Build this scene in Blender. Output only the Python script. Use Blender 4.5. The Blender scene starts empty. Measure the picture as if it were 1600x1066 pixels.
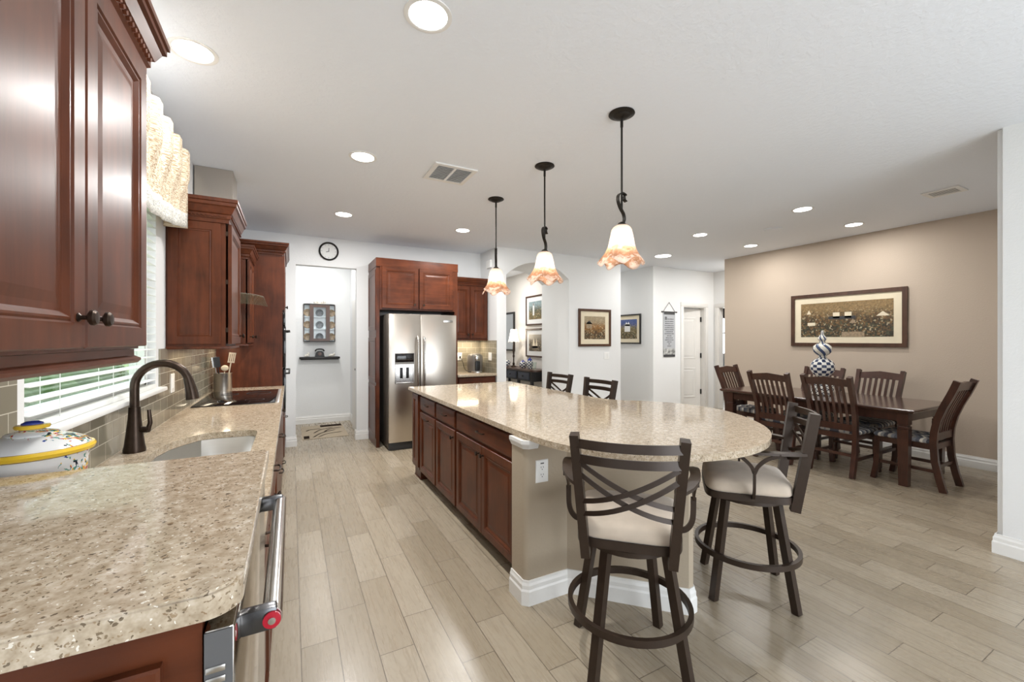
import bpy, bmesh, math, random
from mathutils import Vector, Matrix
random.seed(7)
PI = math.pi
S = bpy.context.scene
COL = S.collection

# ------------------------------------------------------------------ camera
TH = math.atan(345 / 651)
cam = bpy.data.cameras.new('camera')
cam.sensor_width = 36
cam.lens = 36 * 651 / 1600
cam.shift_y = -2 / 1600
cam.clip_start = 0.02
camo = bpy.data.objects.new('camera', cam)
camo.location = (0, 0, 1.43)
camo.rotation_euler = (PI / 2, 0, -TH)
COL.objects.link(camo)
S.camera = camo
# ------------------------------------------------------------------ world, exposure
S.view_settings.view_transform = 'Standard'
S.view_settings.look = 'None'
S.view_settings.gamma = 1
S.view_settings.use_curve_mapping = False
S.view_settings.exposure = 0.30
w = bpy.data.worlds.new('world')
S.world = w
w.use_nodes = True
bg = w.node_tree.nodes['Background']
bg.inputs[0].default_value = (0.88, 0.94, 1.0, 1)
bg.inputs[1].default_value = 2.4


def area(name, loc, rot, sx, sy, power, col=(1, 1, 1)):
    l = bpy.data.lights.new(name, 'AREA')
    l.shape = 'RECTANGLE'
    l.size, l.size_y = sx, sy
    l.energy = power
    l.color = col
    o = bpy.data.objects.new(name, l)
    o.location = loc
    o.rotation_euler = rot
    COL.objects.link(o)
    return o


# daylight through the sliding doors behind the camera and the kitchen window
DAY = 82
area('daylight_patio', (2.2, -2.62, 1.22), (PI / 2 + 0.45, 0, 0), 3.3, 2.3, DAY, (0.90, 0.95, 1.0))
area('daylight_far_window', (11.0, 7.5, 1.6), (0, PI / 2, 0), 1.6, 1.8, 60, (0.95, 0.98, 1.0))
CAN_W = 30
H = 2.84


# ------------------------------------------------------------------ materials
def srgb(r, g, b):
    f = lambda c: (c / 12.92) if c <= 0.04045 else ((c + 0.055) / 1.055) ** 2.4
    return (f(r / 255), f(g / 255), f(b / 255), 1)


class NT:
    def __init__(s, name):
        s.m = bpy.data.materials.new(name)
        s.m.use_nodes = True
        s.t = s.m.node_tree
        s.b = s.t.nodes['Principled BSDF']
        s.out = s.t.nodes['Material Output']

    def n(s, typ, **kw):
        nd = s.t.nodes.new(typ)
        for k, v in kw.items():
            if k.startswith('i_'):
                key = k[2:]
                key = int(key) if key.isdigit() else key.replace('_', ' ')
                s.put(nd.inputs[key], v)
            else:
                setattr(nd, k, v)
        return nd

    def put(s, sock, v):
        if isinstance(v, bpy.types.NodeSocket):
            s.t.links.new(v, sock)
        elif isinstance(v, bpy.types.Node):
            s.t.links.new(v.outputs[0], sock)
        else:
            sock.default_value = v

    def math(s, op, a, b=0.0, c=None):
        nd = s.t.nodes.new('ShaderNodeMath')
        nd.operation = op
        s.put(nd.inputs[0], a)
        s.put(nd.inputs[1], b)
        if c is not None:
            s.put(nd.inputs[2], c)
        return nd.outputs[0]

    def mix(s, fac, a, b, typ='MIX'):
        nd = s.t.nodes.new('ShaderNodeMix')
        nd.data_type = 'RGBA'
        nd.blend_type = typ
        s.put(nd.inputs[0], fac)
        s.put(nd.inputs[6], a)
        s.put(nd.inputs[7], b)
        return nd.outputs[2]

    def ramp(s, fac, stops, interp='LINEAR'):
        nd = s.t.nodes.new('ShaderNodeValToRGB')
        nd.color_ramp.interpolation = interp
        e = nd.color_ramp.elements
        while len(e) < len(stops):
            e.new(0.5)
        for x, (p, c) in zip(e, stops):
            x.position = p
            x.color = c
        s.put(nd.inputs[0], fac)
        return nd.outputs[0]

    def noise(s, vec, scale, detail=3, rough=0.5, dist=0.0):
        nd = s.n('ShaderNodeTexNoise')
        s.put(nd.inputs['Vector'], vec)
        nd.inputs['Scale'].default_value = scale
        nd.inputs['Detail'].default_value = detail
        nd.inputs['Roughness'].default_value = rough
        nd.inputs['Distortion'].default_value = dist
        return nd.outputs['Fac']

    def map(s, vec, scale=(1, 1, 1), rot=(0, 0, 0), loc=(0, 0, 0)):
        nd = s.n('ShaderNodeMapping')
        s.put(nd.inputs['Vector'], vec)
        nd.inputs['Scale'].default_value = scale
        nd.inputs['Rotation'].default_value = rot
        nd.inputs['Location'].default_value = loc
        return nd.outputs[0]

    def pos(s):
        return s.n('ShaderNodeNewGeometry').outputs['Position']

    def obj(s):
        return s.n('ShaderNodeTexCoord').outputs['Object']

    def gen(s):
        return s.n('ShaderNodeTexCoord').outputs['Generated']

    def xyz(s, vec):
        nd = s.n('ShaderNodeSeparateXYZ')
        s.put(nd.inputs[0], vec)
        return nd.outputs

    def comb(s, x, y, z):
        nd = s.n('ShaderNodeCombineXYZ')
        for i, v in enumerate((x, y, z)):
            s.put(nd.inputs[i], v)
        return nd.outputs[0]

    def bump(s, h, strength=0.2, dist=0.01):
        nd = s.n('ShaderNodeBump')
        s.put(nd.inputs['Height'], h)
        nd.inputs['Strength'].default_value = strength
        nd.inputs['Distance'].default_value = dist
        s.t.links.new(nd.outputs[0], s.b.inputs['Normal'])

    def set(s, col=None, rough=None, metal=None, **kw):
        if col is not None:
            s.put(s.b.inputs['Base Color'], col)
        if rough is not None:
            s.put(s.b.inputs['Roughness'], rough)
        if metal is not None:
            s.put(s.b.inputs['Metallic'], metal)
        for k, v in kw.items():
            s.put(s.b.inputs[k.replace('_', ' ')], v)
        return s


M = {}


def plain(name, col, rough=0.5, metal=0.0, var=0.06, scale=8, bump=0.0, bscale=200, **kw):
    t = NT(name)
    c = srgb(*col)
    n = t.noise(t.obj(), scale, 3)
    lo = tuple(x * (1 - var) for x in c[:3]) + (1,)
    hi = tuple(min(1, x * (1 + var)) for x in c[:3]) + (1,)
    t.set(t.ramp(n, [(0.3, lo), (0.7, hi)]), rough, metal, **kw)
    if bump:
        t.bump(t.noise(t.obj(), bscale, 2), bump, 0.002)
    M[name] = t.m
    return t


def wood(name, dark, mid, rough=0.3, axis=2, coat=0.3, sc=1.0):
    t = NT(name)
    s = [9 * sc, 9 * sc, 9 * sc]
    s[axis] = 0.9 * sc
    v = t.map(t.obj(), tuple(s))
    n = t.noise(v, 3.0, 6, 0.6, 0.6)
    n2 = t.noise(t.obj(), 5.5, 3)
    f = t.math('ADD', t.math('MULTIPLY', n, 0.5), t.math('MULTIPLY', n2, 0.5))
    t.set(t.ramp(f, [(0.3, srgb(*dark)), (0.68, srgb(*mid))]), rough, 0, Coat_Weight=coat, Coat_Roughness=0.22, Specular_IOR_Level=0.24 if 'cherry' in name else 0.4)
    t.bump(n, 0.03, 0.002)
    M[name] = t.m


wood('cherry', (56, 26, 13), (101, 52, 29), rough=0.34, coat=0.05)
wood('cherry_x', (56, 26, 13), (101, 52, 29), axis=0, rough=0.34, coat=0.05)
wood('cherry_y', (56, 26, 13), (101, 52, 29), axis=1, rough=0.34, coat=0.05)
wood('dining_wood', (44, 24, 18), (80, 48, 36), 0.28)
wood('dining_wood_top', (52, 32, 26), (82, 54, 44), 0.16, axis=1, coat=0.6)
wood('frame_brown', (56, 36, 26), (88, 58, 42), 0.35)
plain('matte_dark', (38, 27, 20), 0.95, Specular_IOR_Level=0.08)
plain('mat_tan', (176, 162, 142), 0.95, Specular_IOR_Level=0.08)
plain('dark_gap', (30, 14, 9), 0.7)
plain('black_wood', (30, 27, 26), 0.4, var=0.15)
plain('blue_grey_paint', (58, 62, 74), 0.5)
plain('stool_metal', (54, 41, 32), 0.4, 0.25, var=0.08, scale=30)
plain('oil_bronze', (62, 50, 42), 0.32, 0.8, var=0.2, scale=40)
plain('dark_iron', (42, 38, 34), 0.45, 0.6, var=0.15, scale=40)
plain('chrome', (205, 203, 200), 0.22, 1.0, var=0.02)
plain('dark_chrome', (92, 92, 94), 0.25, 0.9, var=0.03)
plain('edge_grey', (96, 96, 97), 0.4, 0.2)
plain('black', (14, 14, 15), 0.4)
plain('white_paint', (232, 231, 228), 0.4, var=0.015)
plain('door_white', (226, 224, 220), 0.4, var=0.015)
plain('white_plastic', (240, 240, 238), 0.35, var=0.01)
plain('grey_slot', (90, 90, 90), 0.6)
plain('blind_white', (236, 238, 234), 0.45, var=0.01)
plain('suede', (196, 181, 164), 0.85, var=0.10, scale=9, bump=0.15, bscale=350, Sheen_Weight=0.3)
plain('mat_cream', (226, 214, 188), 0.8, var=0.03)
plain('mat_white', (228, 228, 226), 0.8, var=0.02)
plain('ceramic', (240, 240, 238), 0.12, var=0.01)
plain('ceramic_yellow', (242, 200, 60), 0.15, var=0.05)
plain('ceramic_blue', (50, 66, 150), 0.15, var=0.05)
plain('ceramic_teal', (110, 165, 155), 0.2, var=0.15)
plain('ceramic_red', (180, 60, 80), 0.2, var=0.15)
plain('red_enamel', (172, 24, 44), 0.25)
plain('figure_white', (222, 216, 206), 0.5, var=0.12, scale=40)
plain('lawn', (120, 150, 70), 0.9, var=0.2, scale=2)
plain('road', (190, 190, 188), 0.9, var=0.04)
plain('house_far', (190, 178, 160), 0.9, var=0.04)
plain('hedge', (70, 98, 50), 0.9, var=0.35, scale=6)
plain('utensil_cream', (228, 214, 190), 0.4)
plain('dark_grey', (58, 58, 60), 0.4)
plain('mid_grey', (120, 116, 110), 0.35, 0.3)
plain('plate_tan', (150, 132, 108), 0.3, var=0.35, scale=35)
plain('plate_blue', (112, 118, 122), 0.3, var=0.4, scale=35)
plain('hinge_black', (22, 20, 19), 0.4, 0.5)
plain('pale_wall_glass', (228, 238, 242), 0.15, var=0.03)
plain('fridge_side', (92, 86, 80), 0.4, 0.3)
plain('valance_dark', (70, 60, 58), 0.8)


def mk():
    # ---- painted walls and ceiling
    for nm, c, sc, st, ds in (('wall_white', (232, 233, 233), 70, 0.12, 0.003), ('wall_beige', (194, 178, 161), 70, 0.12, 0.003),
                              ('wall_taupe', (174, 160, 140), 70, 0.12, 0.003), ('wall_warm', (228, 224, 218), 70, 0.12, 0.003),
                              ('ceiling_white', (236, 240, 246), 34, 0.26, 0.003)):
        t = NT(nm)
        p = t.pos()
        n = t.noise(p, sc, 4, 0.55)
        k = t.noise(p, 0.8, 2)
        cc = srgb(*c)
        t.set(t.mix(k, tuple(x * 0.98 for x in cc[:3]) + (1,), cc), 0.75)
        t.bump(t.ramp(n, [(0.42, (0, 0, 0, 1)), (0.6, (1, 1, 1, 1))]), st, ds)
        M[nm] = t.m
    # ---- wood-look plank tile floor: columns 0.157 wide, tiles 0.64 long, third offset
    t = NT('plank_floor')
    p = t.pos()
    x, y, z = t.xyz(p)
    cx = t.math('DIVIDE', t.math('SUBTRACT', x, 0.04 - 0.157 * 60), 0.157)
    row = t.math('FLOOR', cx)
    m3 = t.math('FLOORED_MODULO', row, 3.0)
    yy = t.math('DIVIDE', t.math('SUBTRACT', t.math('SUBTRACT', y, 2.158 - 0.643 * 20), t.math('MULTIPLY', m3, 0.2143)), 0.643)
    tid = t.math('FLOOR', yy)
    fx = t.math('SUBTRACT', cx, row)
    fy = t.math('SUBTRACT', yy, tid)
    ex = t.math('MULTIPLY', t.math('SUBTRACT', 0.5, t.math('ABSOLUTE', t.math('SUBTRACT', fx, 0.5))), 0.157)
    ey = t.math('MULTIPLY', t.math('SUBTRACT', 0.5, t.math('ABSOLUTE', t.math('SUBTRACT', fy, 0.5))), 0.643)
    edge = t.math('MINIMUM', ex, ey)
    grout = t.math('LESS_THAN', edge, 0.0018)
    wn = t.n('ShaderNodeTexWhiteNoise', noise_dimensions='3D')
    t.put(wn.inputs[0], t.comb(row, tid, 0.0))
    rnd = wn.outputs[0]
    off = t.comb(t.math('MULTIPLY', rnd, 37.0), t.math('MULTIPLY', rnd, 91.0), 0.0)
    va = t.n('ShaderNodeVectorMath', operation='ADD')
    t.put(va.inputs[0], t.map(p, (5.5, 0.8, 1)))
    t.put(va.inputs[1], off)
    g1 = t.noise(va.outputs[0], 2.0, 5, 0.6, 1.6)
    va2 = t.n('ShaderNodeVectorMath', operation='ADD')
    t.put(va2.inputs[0], t.map(p, (34.0, 2.0, 1)))
    t.put(va2.inputs[1], off)
    g2 = t.noise(va2.outputs[0], 2.0, 3, 0.6, 0.3)
    rings = t.math('FRACT', t.math('MULTIPLY', g1, 7.0))
    rings = t.math('ABSOLUTE', t.math('SUBTRACT', rings, 0.5))
    base = t.ramp(rnd, [(0.0, srgb(152, 139, 119)), (0.5, srgb(162, 149, 129)), (1.0, srgb(170, 158, 139))])
    c = t.mix(t.math('MULTIPLY', t.ramp(rings, [(0.0, (1, 1, 1, 1)), (0.16, (0, 0, 0, 1))]), 0.24), base, srgb(126, 109, 90))
    c = t.mix(t.math('MULTIPLY', t.ramp(g2, [(0.35, (1, 1, 1, 1)), (0.6, (0, 0, 0, 1))]), 0.15), c, srgb(134, 117, 98))
    c = t.mix(grout, c, srgb(92, 80, 67))
    t.set(c, t.math('ADD', t.math('MULTIPLY', g2, 0.12), 0.22), 0, Specular_IOR_Level=0.45)
    t.bump(t.math('SUBTRACT', t.math('MULTIPLY', g2, 0.25), grout), 0.25, 0.0015)
    M['floor'] = t.m
    # ---- speckled quartz
    for nm, sc in (('quartz', 1.0),):
        t = NT(nm)
        p = t.pos()
        n = t.noise(p, 55 * sc, 3, 0.7)
        c = t.ramp(n, [(0.35, srgb(164, 147, 124)), (0.55, srgb(188, 172, 150)), (0.72, srgb(207, 194, 176))])
        wv = t.n('ShaderNodeTexNoise')
        t.put(wv.inputs['Vector'], p)
        wv.inputs['Scale'].default_value = 160
        va = t.n('ShaderNodeVectorMath', operation='MULTIPLY_ADD')
        t.put(va.inputs[0], wv.outputs['Color'])
        va.inputs[1].default_value = (0.012, 0.012, 0.012)
        t.put(va.inputs[2], p)
        for scl, thr, rad, ca, cb in ((260, 0.80, 0.48, (104, 90, 72), (158, 136, 108)), (260, -0.05, 0.42, (226, 219, 205), (238, 233, 222)), (120, 0.87, 0.34, (84, 72, 58), (140, 116, 90))):
            v = t.n('ShaderNodeTexVoronoi')
            t.put(v.inputs['Vector'], va.outputs[0])
            v.inputs['Scale'].default_value = scl
            r, g_, b_ = t.xyz(v.outputs['Color'])
            sel = t.math('GREATER_THAN', r, thr) if thr > 0 else t.math('LESS_THAN', r, -thr)
            dk = t.math('MULTIPLY', sel, t.math('LESS_THAN', v.outputs['Distance'], rad))
            c = t.mix(t.math('MULTIPLY', dk, 0.9), c, t.ramp(g_, [(0.2, srgb(*ca)), (0.9, srgb(*cb))]))
        t.set(c, 0.08, 0, Specular_IOR_Level=0.32)
        M[nm] = t.m
    # ---- brushed stainless
    for nm, rgb, ro, sc in (('steel', (236, 234, 230), 0.34, (2, 2, 120)), ('steel_v', (206, 198, 188), 0.30, (120, 120, 2)),
                            ('steel_door', (190, 186, 180), 0.10, (120, 120, 2))):
        t = NT(nm)
        n = t.noise(t.map(t.obj(), sc), 4, 3)
        cc = srgb(*rgb)
        t.set(t.mix(n, tuple(x * 0.9 for x in cc[:3]) + (1,), cc), t.math('ADD', t.math('MULTIPLY', n, 0.08), ro - 0.04), 1.0)
        M[nm] = t.m
    # ---- glass subway backsplash: along Y (left wall) or X (far wall)
    for nm, ax in (('tile_y', 1), ('tile_x', 0)):
        t = NT(nm)
        q = t.xyz(t.pos())
        v = t.comb(q[ax], t.math('SUBTRACT', q[2], 0.92), 0.0)
        b = t.n('ShaderNodeTexBrick', offset=0.5)
        t.put(b.inputs['Vector'], v)
        b.inputs['Scale'].default_value = 1
        b.inputs['Brick Width'].default_value = 0.152
        b.inputs['Row Height'].default_value = 0.0765
        b.inputs['Mortar Size'].default_value = 0.0016
        b.inputs['Color1'].default_value = srgb(134, 128, 112)
        b.inputs['Color2'].default_value = srgb(144, 138, 122)
        b.inputs['Mortar'].default_value = srgb(190, 184, 168)
        t.set(b.outputs['Color'], t.math('ADD', t.math('MULTIPLY', b.outputs['Fac'], 0.5), 0.12), 0)
        t.bump(t.math('SUBTRACT', 1.0, b.outputs['Fac']), 0.3, 0.002)
        M[nm] = t.m
    # ---- chevron seat fabric
    t = NT('chevron')
    x, y, z = t.xyz(t.obj())
    zig = t.math('MULTIPLY', t.math('ABSOLUTE', t.math('SUBTRACT', t.math('FRACT', t.math('MULTIPLY', x, 5.5)), 0.5)), 0.11)
    f = t.math('FRACT', t.math('MULTIPLY', t.math('ADD', y, zig), 6.5))
    c = t.ramp(f, [(0, srgb(74, 74, 82)), (0.2, srgb(150, 148, 148)), (0.36, srgb(222, 216, 204)), (0.5, srgb(92, 94, 104)), (0.68, srgb(128, 130, 136)), (0.84, srgb(176, 168, 158))], 'CONSTANT')
    t.set(c, 0.85)
    M['chevron'] = t.m
    # ---- blue and white check / stripes, by angle and height about the object's axis
    for nm, na, kz, spiral in (('check', 16, 30, 0), ('swirl', 6, 0, 1), ('check_small', 12, 36, 0), ('diamond', 10, 40, 2)):
        t = NT(nm)
        x, y, z = t.xyz(t.obj())
        a = t.math('MULTIPLY', t.math('ARCTAN2', y, x), na / (2 * PI))
        if spiral == 1:
            f = t.math('FRACT', t.math('ADD', a, t.math('MULTIPLY', z, 9.0)))
            c = t.ramp(f, [(0, srgb(66, 80, 112)), (0.36, srgb(226, 222, 210)), (0.94, srgb(40, 44, 60))], 'CONSTANT')
        elif spiral == 2:
            f = t.math('FRACT', t.math('ADD', a, t.math('MULTIPLY', z, kz * 0.5)))
            g = t.math('FRACT', t.math('SUBTRACT', a, t.math('MULTIPLY', z, kz * 0.5)))
            k = t.math('MAXIMUM', t.math('LESS_THAN', f, 0.2), t.math('LESS_THAN', g, 0.2))
            c = t.mix(k, srgb(232, 230, 222), srgb(40, 46, 70))
        else:
            k = t.math('FLOORED_MODULO', t.math('ADD', t.math('FLOOR', a), t.math('FLOOR', t.math('MULTIPLY', z, kz))), 2.0)
            c = t.mix(k, srgb(232, 230, 224), srgb(52, 62, 90))
        t.set(c, 0.15)
        M[nm] = t.m
    # ---- woven valance fabric
    t = NT('valance')
    p = t.obj()
    x, y, z = t.xyz(p)
    a = t.noise(t.map(p, (1, 14, 60), (0.75, 0, 0)), 3, 2, 0.6, 0.6)
    b = t.noise(t.map(p, (1, 14, 60), (-0.75, 0, 0)), 3, 2, 0.6, 0.6)
    cells = t.math('GREATER_THAN', t.noise(p, 22, 1), 0.5)
    f = t.math('ADD', t.math('MULTIPLY', a, cells), t.math('MULTIPLY', b, t.math('SUBTRACT', 1.0, cells)))
    c = t.ramp(f, [(0.36, srgb(150, 122, 92)), (0.48, srgb(206, 184, 154)), (0.6, srgb(236, 224, 204))])
    t.set(c, 0.9)
    M['valance'] = t.m
    t = NT('valance_border')
    f = t.noise(t.map(t.obj(), (1, 30, 60)), 2.2, 3, 0.7, 1.5)
    t.set(t.ramp(f, [(0.38, srgb(140, 140, 136)), (0.5, srgb(206, 204, 196)), (0.62, srgb(236, 232, 224))]), 0.9)
    M['valance_border'] = t.m
    # ---- pictures: generic painted landscapes
    for nm, sky, mid, low, sc in (('art_village', (150, 124, 84), (92, 72, 46), (74, 72, 58), 22), ('art_autumn', (176, 160, 132), (176, 118, 56), (88, 76, 60), 26),
                                  ('art_house', (70, 96, 160), (150, 140, 90), (88, 84, 50), 30), ('art_sea', (150, 172, 178), (120, 128, 110), (140, 128, 84), 18),
                                  ('art_ship', (150, 142, 128), (128, 116, 100), (104, 96, 86), 24)):
        t = NT(nm)
        p = t.obj()
        z = t.xyz(t.gen())[2]
        n = t.noise(p, sc, 6, 0.75)
        n2 = t.noise(p, sc * 2.3, 4, 0.7)
        zz = t.math('ADD', z, t.math('MULTIPLY', t.math('SUBTRACT', n, 0.5), 0.9))
        c = t.ramp(zz, [(0.2, srgb(*low)), (0.5, srgb(*mid)), (0.75, srgb(*sky))])
        vd = t.n('ShaderNodeTexVoronoi')
        t.put(vd.inputs['Vector'], p)
        vd.inputs['Scale'].default_value = sc * 2.2
        r, g_, b_ = t.xyz(vd.outputs['Color'])
        dab = t.ramp(r, [(0.0, srgb(48, 42, 32)), (0.25, srgb(112, 84, 52)), (0.45, srgb(84, 88, 66)), (0.6, srgb(150, 116, 74)), (0.75, srgb(70, 60, 50)), (0.9, srgb(214, 200, 166))], 'CONSTANT')
        k = t.ramp(t.math('ADD', z, t.math('MULTIPLY', t.math('SUBTRACT', n2, 0.5), 0.7)), [(0.42, (0.62, 0.62, 0.62, 1)), (0.85, (0.12, 0.12, 0.12, 1))])
        c = t.mix(k, c, dab)
        k2 = t.ramp(n2, [(0.35, (0.45, 0.43, 0.4, 1)), (0.55, (1, 1, 1, 1))])
        t.set(t.mix(0.7, c, k2, 'MULTIPLY'), 0.35)
        M[nm] = t.m
    # ---- scroll cloth
    t = NT('scroll')
    z = t.xyz(t.gen())[2]
    n = t.noise(t.obj(), 14, 3)
    low = t.ramp(n, [(0.4, srgb(120, 120, 118)), (0.6, srgb(200, 200, 196))])
    t.set(t.mix(t.ramp(z, [(0.17, (1, 1, 1, 1)), (0.2, (0, 0, 0, 1))]), srgb(178, 180, 184), low), 0.8)
    M['scroll'] = t.m
    # ---- emitters
    for nm, col, st in (('can_glow', (1, 0.985, 0.96, 1), 14), ('bulb', (1, 0.93, 0.85, 1), 8), ('led', (1, 0.9, 0.75, 1), 6), ('panel_blue', (0.6, 0.8, 1, 1), 0.6)):
        t = NT(nm)
        t.set((0.8, 0.8, 0.8, 1), 0.5)
        t.b.inputs['Emission Color'].default_value = col
        t.b.inputs['Emission Strength'].default_value = st
        M[nm] = t.m
    # ---- glass
    t = NT('clear_glass')
    g = t.n('ShaderNodeBsdfGlossy')
    g.inputs['Roughness'].default_value = 0.03
    tr = t.n('ShaderNodeBsdfTransparent')
    tr.inputs[0].default_value = (0.93, 0.96, 0.94, 1)
    lw = t.n('ShaderNodeLayerWeight')
    fr = t.math('ADD', 0.03, t.math('MULTIPLY', t.math('POWER', lw.outputs['Facing'], 5.0), 0.9))
    mx = t.n('ShaderNodeMixShader')
    t.put(mx.inputs[0], t.math('ADD', fr, 0.02))
    t.t.links.new(tr.outputs[0], mx.inputs[1])
    t.t.links.new(g.outputs[0], mx.inputs[2])
    t.t.links.new(mx.outputs[0], t.out.inputs[0])
    M['glass'] = t.m
    t = NT('hood_glass')
    t.set(srgb(196, 196, 180), 0.08)
    tr = t.n('ShaderNodeBsdfTransparent')
    tr.inputs[0].default_value = (0.86, 0.87, 0.82, 1)
    mx = t.n('ShaderNodeMixShader')
    mx.inputs[0].default_value = 0.3
    t.t.links.new(tr.outputs[0], mx.inputs[1])
    t.t.links.new(t.b.outputs[0], mx.inputs[2])
    t.t.links.new(mx.outputs[0], t.out.inputs[0])
    M['hood_glass'] = t.m
    # ---- pendant art glass: frosted white at the neck, amber streaks at the flared rim
    t = NT('art_glass')
    p = t.obj()
    z = t.xyz(t.gen())[2]
    n = t.noise(p, 26, 4, 0.6, 1.0)
    f = t.math('ADD', z, t.math('MULTIPLY', t.math('SUBTRACT', n, 0.5), 0.9))
    c = t.ramp(f, [(0.12, srgb(250, 236, 226)), (0.22, srgb(204, 164, 132)), (0.42, srgb(230, 206, 184)), (0.58, srgb(248, 240, 232)), (0.95, srgb(240, 230, 220))])
    tl = t.n('ShaderNodeBsdfTranslucent')
    t.put(tl.inputs[0], c)
    tp = t.n('ShaderNodeBsdfTransparent')
    t.put(tp.inputs[0], c)
    df = t.n('ShaderNodeBsdfPrincipled')
    t.put(df.inputs[0], c)
    df.inputs['Roughness'].default_value = 0.08
    m1 = t.n('ShaderNodeMixShader')
    m1.inputs[0].default_value = 0.35
    t.t.links.new(tl.outputs[0], m1.inputs[1])
    t.t.links.new(tp.outputs[0], m1.inputs[2])
    m2 = t.n('ShaderNodeMixShader')
    m2.inputs[0].default_value = 0.35
    t.t.links.new(m1.outputs[0], m2.inputs[1])
    t.t.links.new(df.outputs[0], m2.inputs[2])
    t.t.links.new(m2.outputs[0], t.out.inputs[0])
    M['art_glass'] = t.m
    t = NT('lampshade')
    tl = t.n('ShaderNodeBsdfTranslucent')
    tl.inputs[0].default_value = (0.95, 0.93, 0.88, 1)
    m1 = t.n('ShaderNodeMixShader')
    m1.inputs[0].default_value = 0.5
    t.t.links.new(tl.outputs[0], m1.inputs[1])
    t.t.links.new(t.b.outputs[0], m1.inputs[2])
    t.set(srgb(240, 236, 228), 0.8)
    t.t.links.new(m1.outputs[0], t.out.inputs[0])
    M['lampshade'] = t.m
    for nm, hz, rad in (('ceramic_painted', 0.20, 0.045), ('lid_painted', 0.285, 0.05)):
        t = NT(nm)
        p = t.obj()
        vd = t.n('ShaderNodeVectorMath', operation='DISTANCE')
        t.put(vd.inputs[0], p)
        vd.inputs[1].default_value = (0.066 if hz < .25 else 0.058, 0.0 if hz < .25 else 0.018, hz)
        n = t.noise(p, 70, 2, 0.5, 0.8)
        f = t.math('SUBTRACT', n, t.math('MULTIPLY', vd.outputs['Value'], 0.2 / rad))
        w_ = t.math('GREATER_THAN', f, 0.33)
        hue = t.noise(p, 50, 1)
        pc = t.ramp(hue, [(0, srgb(40, 50, 60)), (0.4, srgb(90, 150, 140)), (0.47, srgb(240, 190, 50)), (0.54, srgb(190, 60, 90)), (0.6, srgb(110, 165, 150)), (0.7, srgb(60, 80, 150))], 'CONSTANT')
        t.set(t.mix(w_, srgb(240, 240, 238), pc), 0.12)
        M[nm] = t.m
    t = NT('mirror')
    t.set(srgb(215, 220, 224), 0.04, 1.0)
    M['mirror'] = t.m
    t = NT('cooktop_glass')
    t.set(srgb(24, 20, 20), 0.05)
    M['cooktop_glass'] = t.m


mk()

# ------------------------------------------------------------------ mesh helpers
ORG = {}


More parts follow.
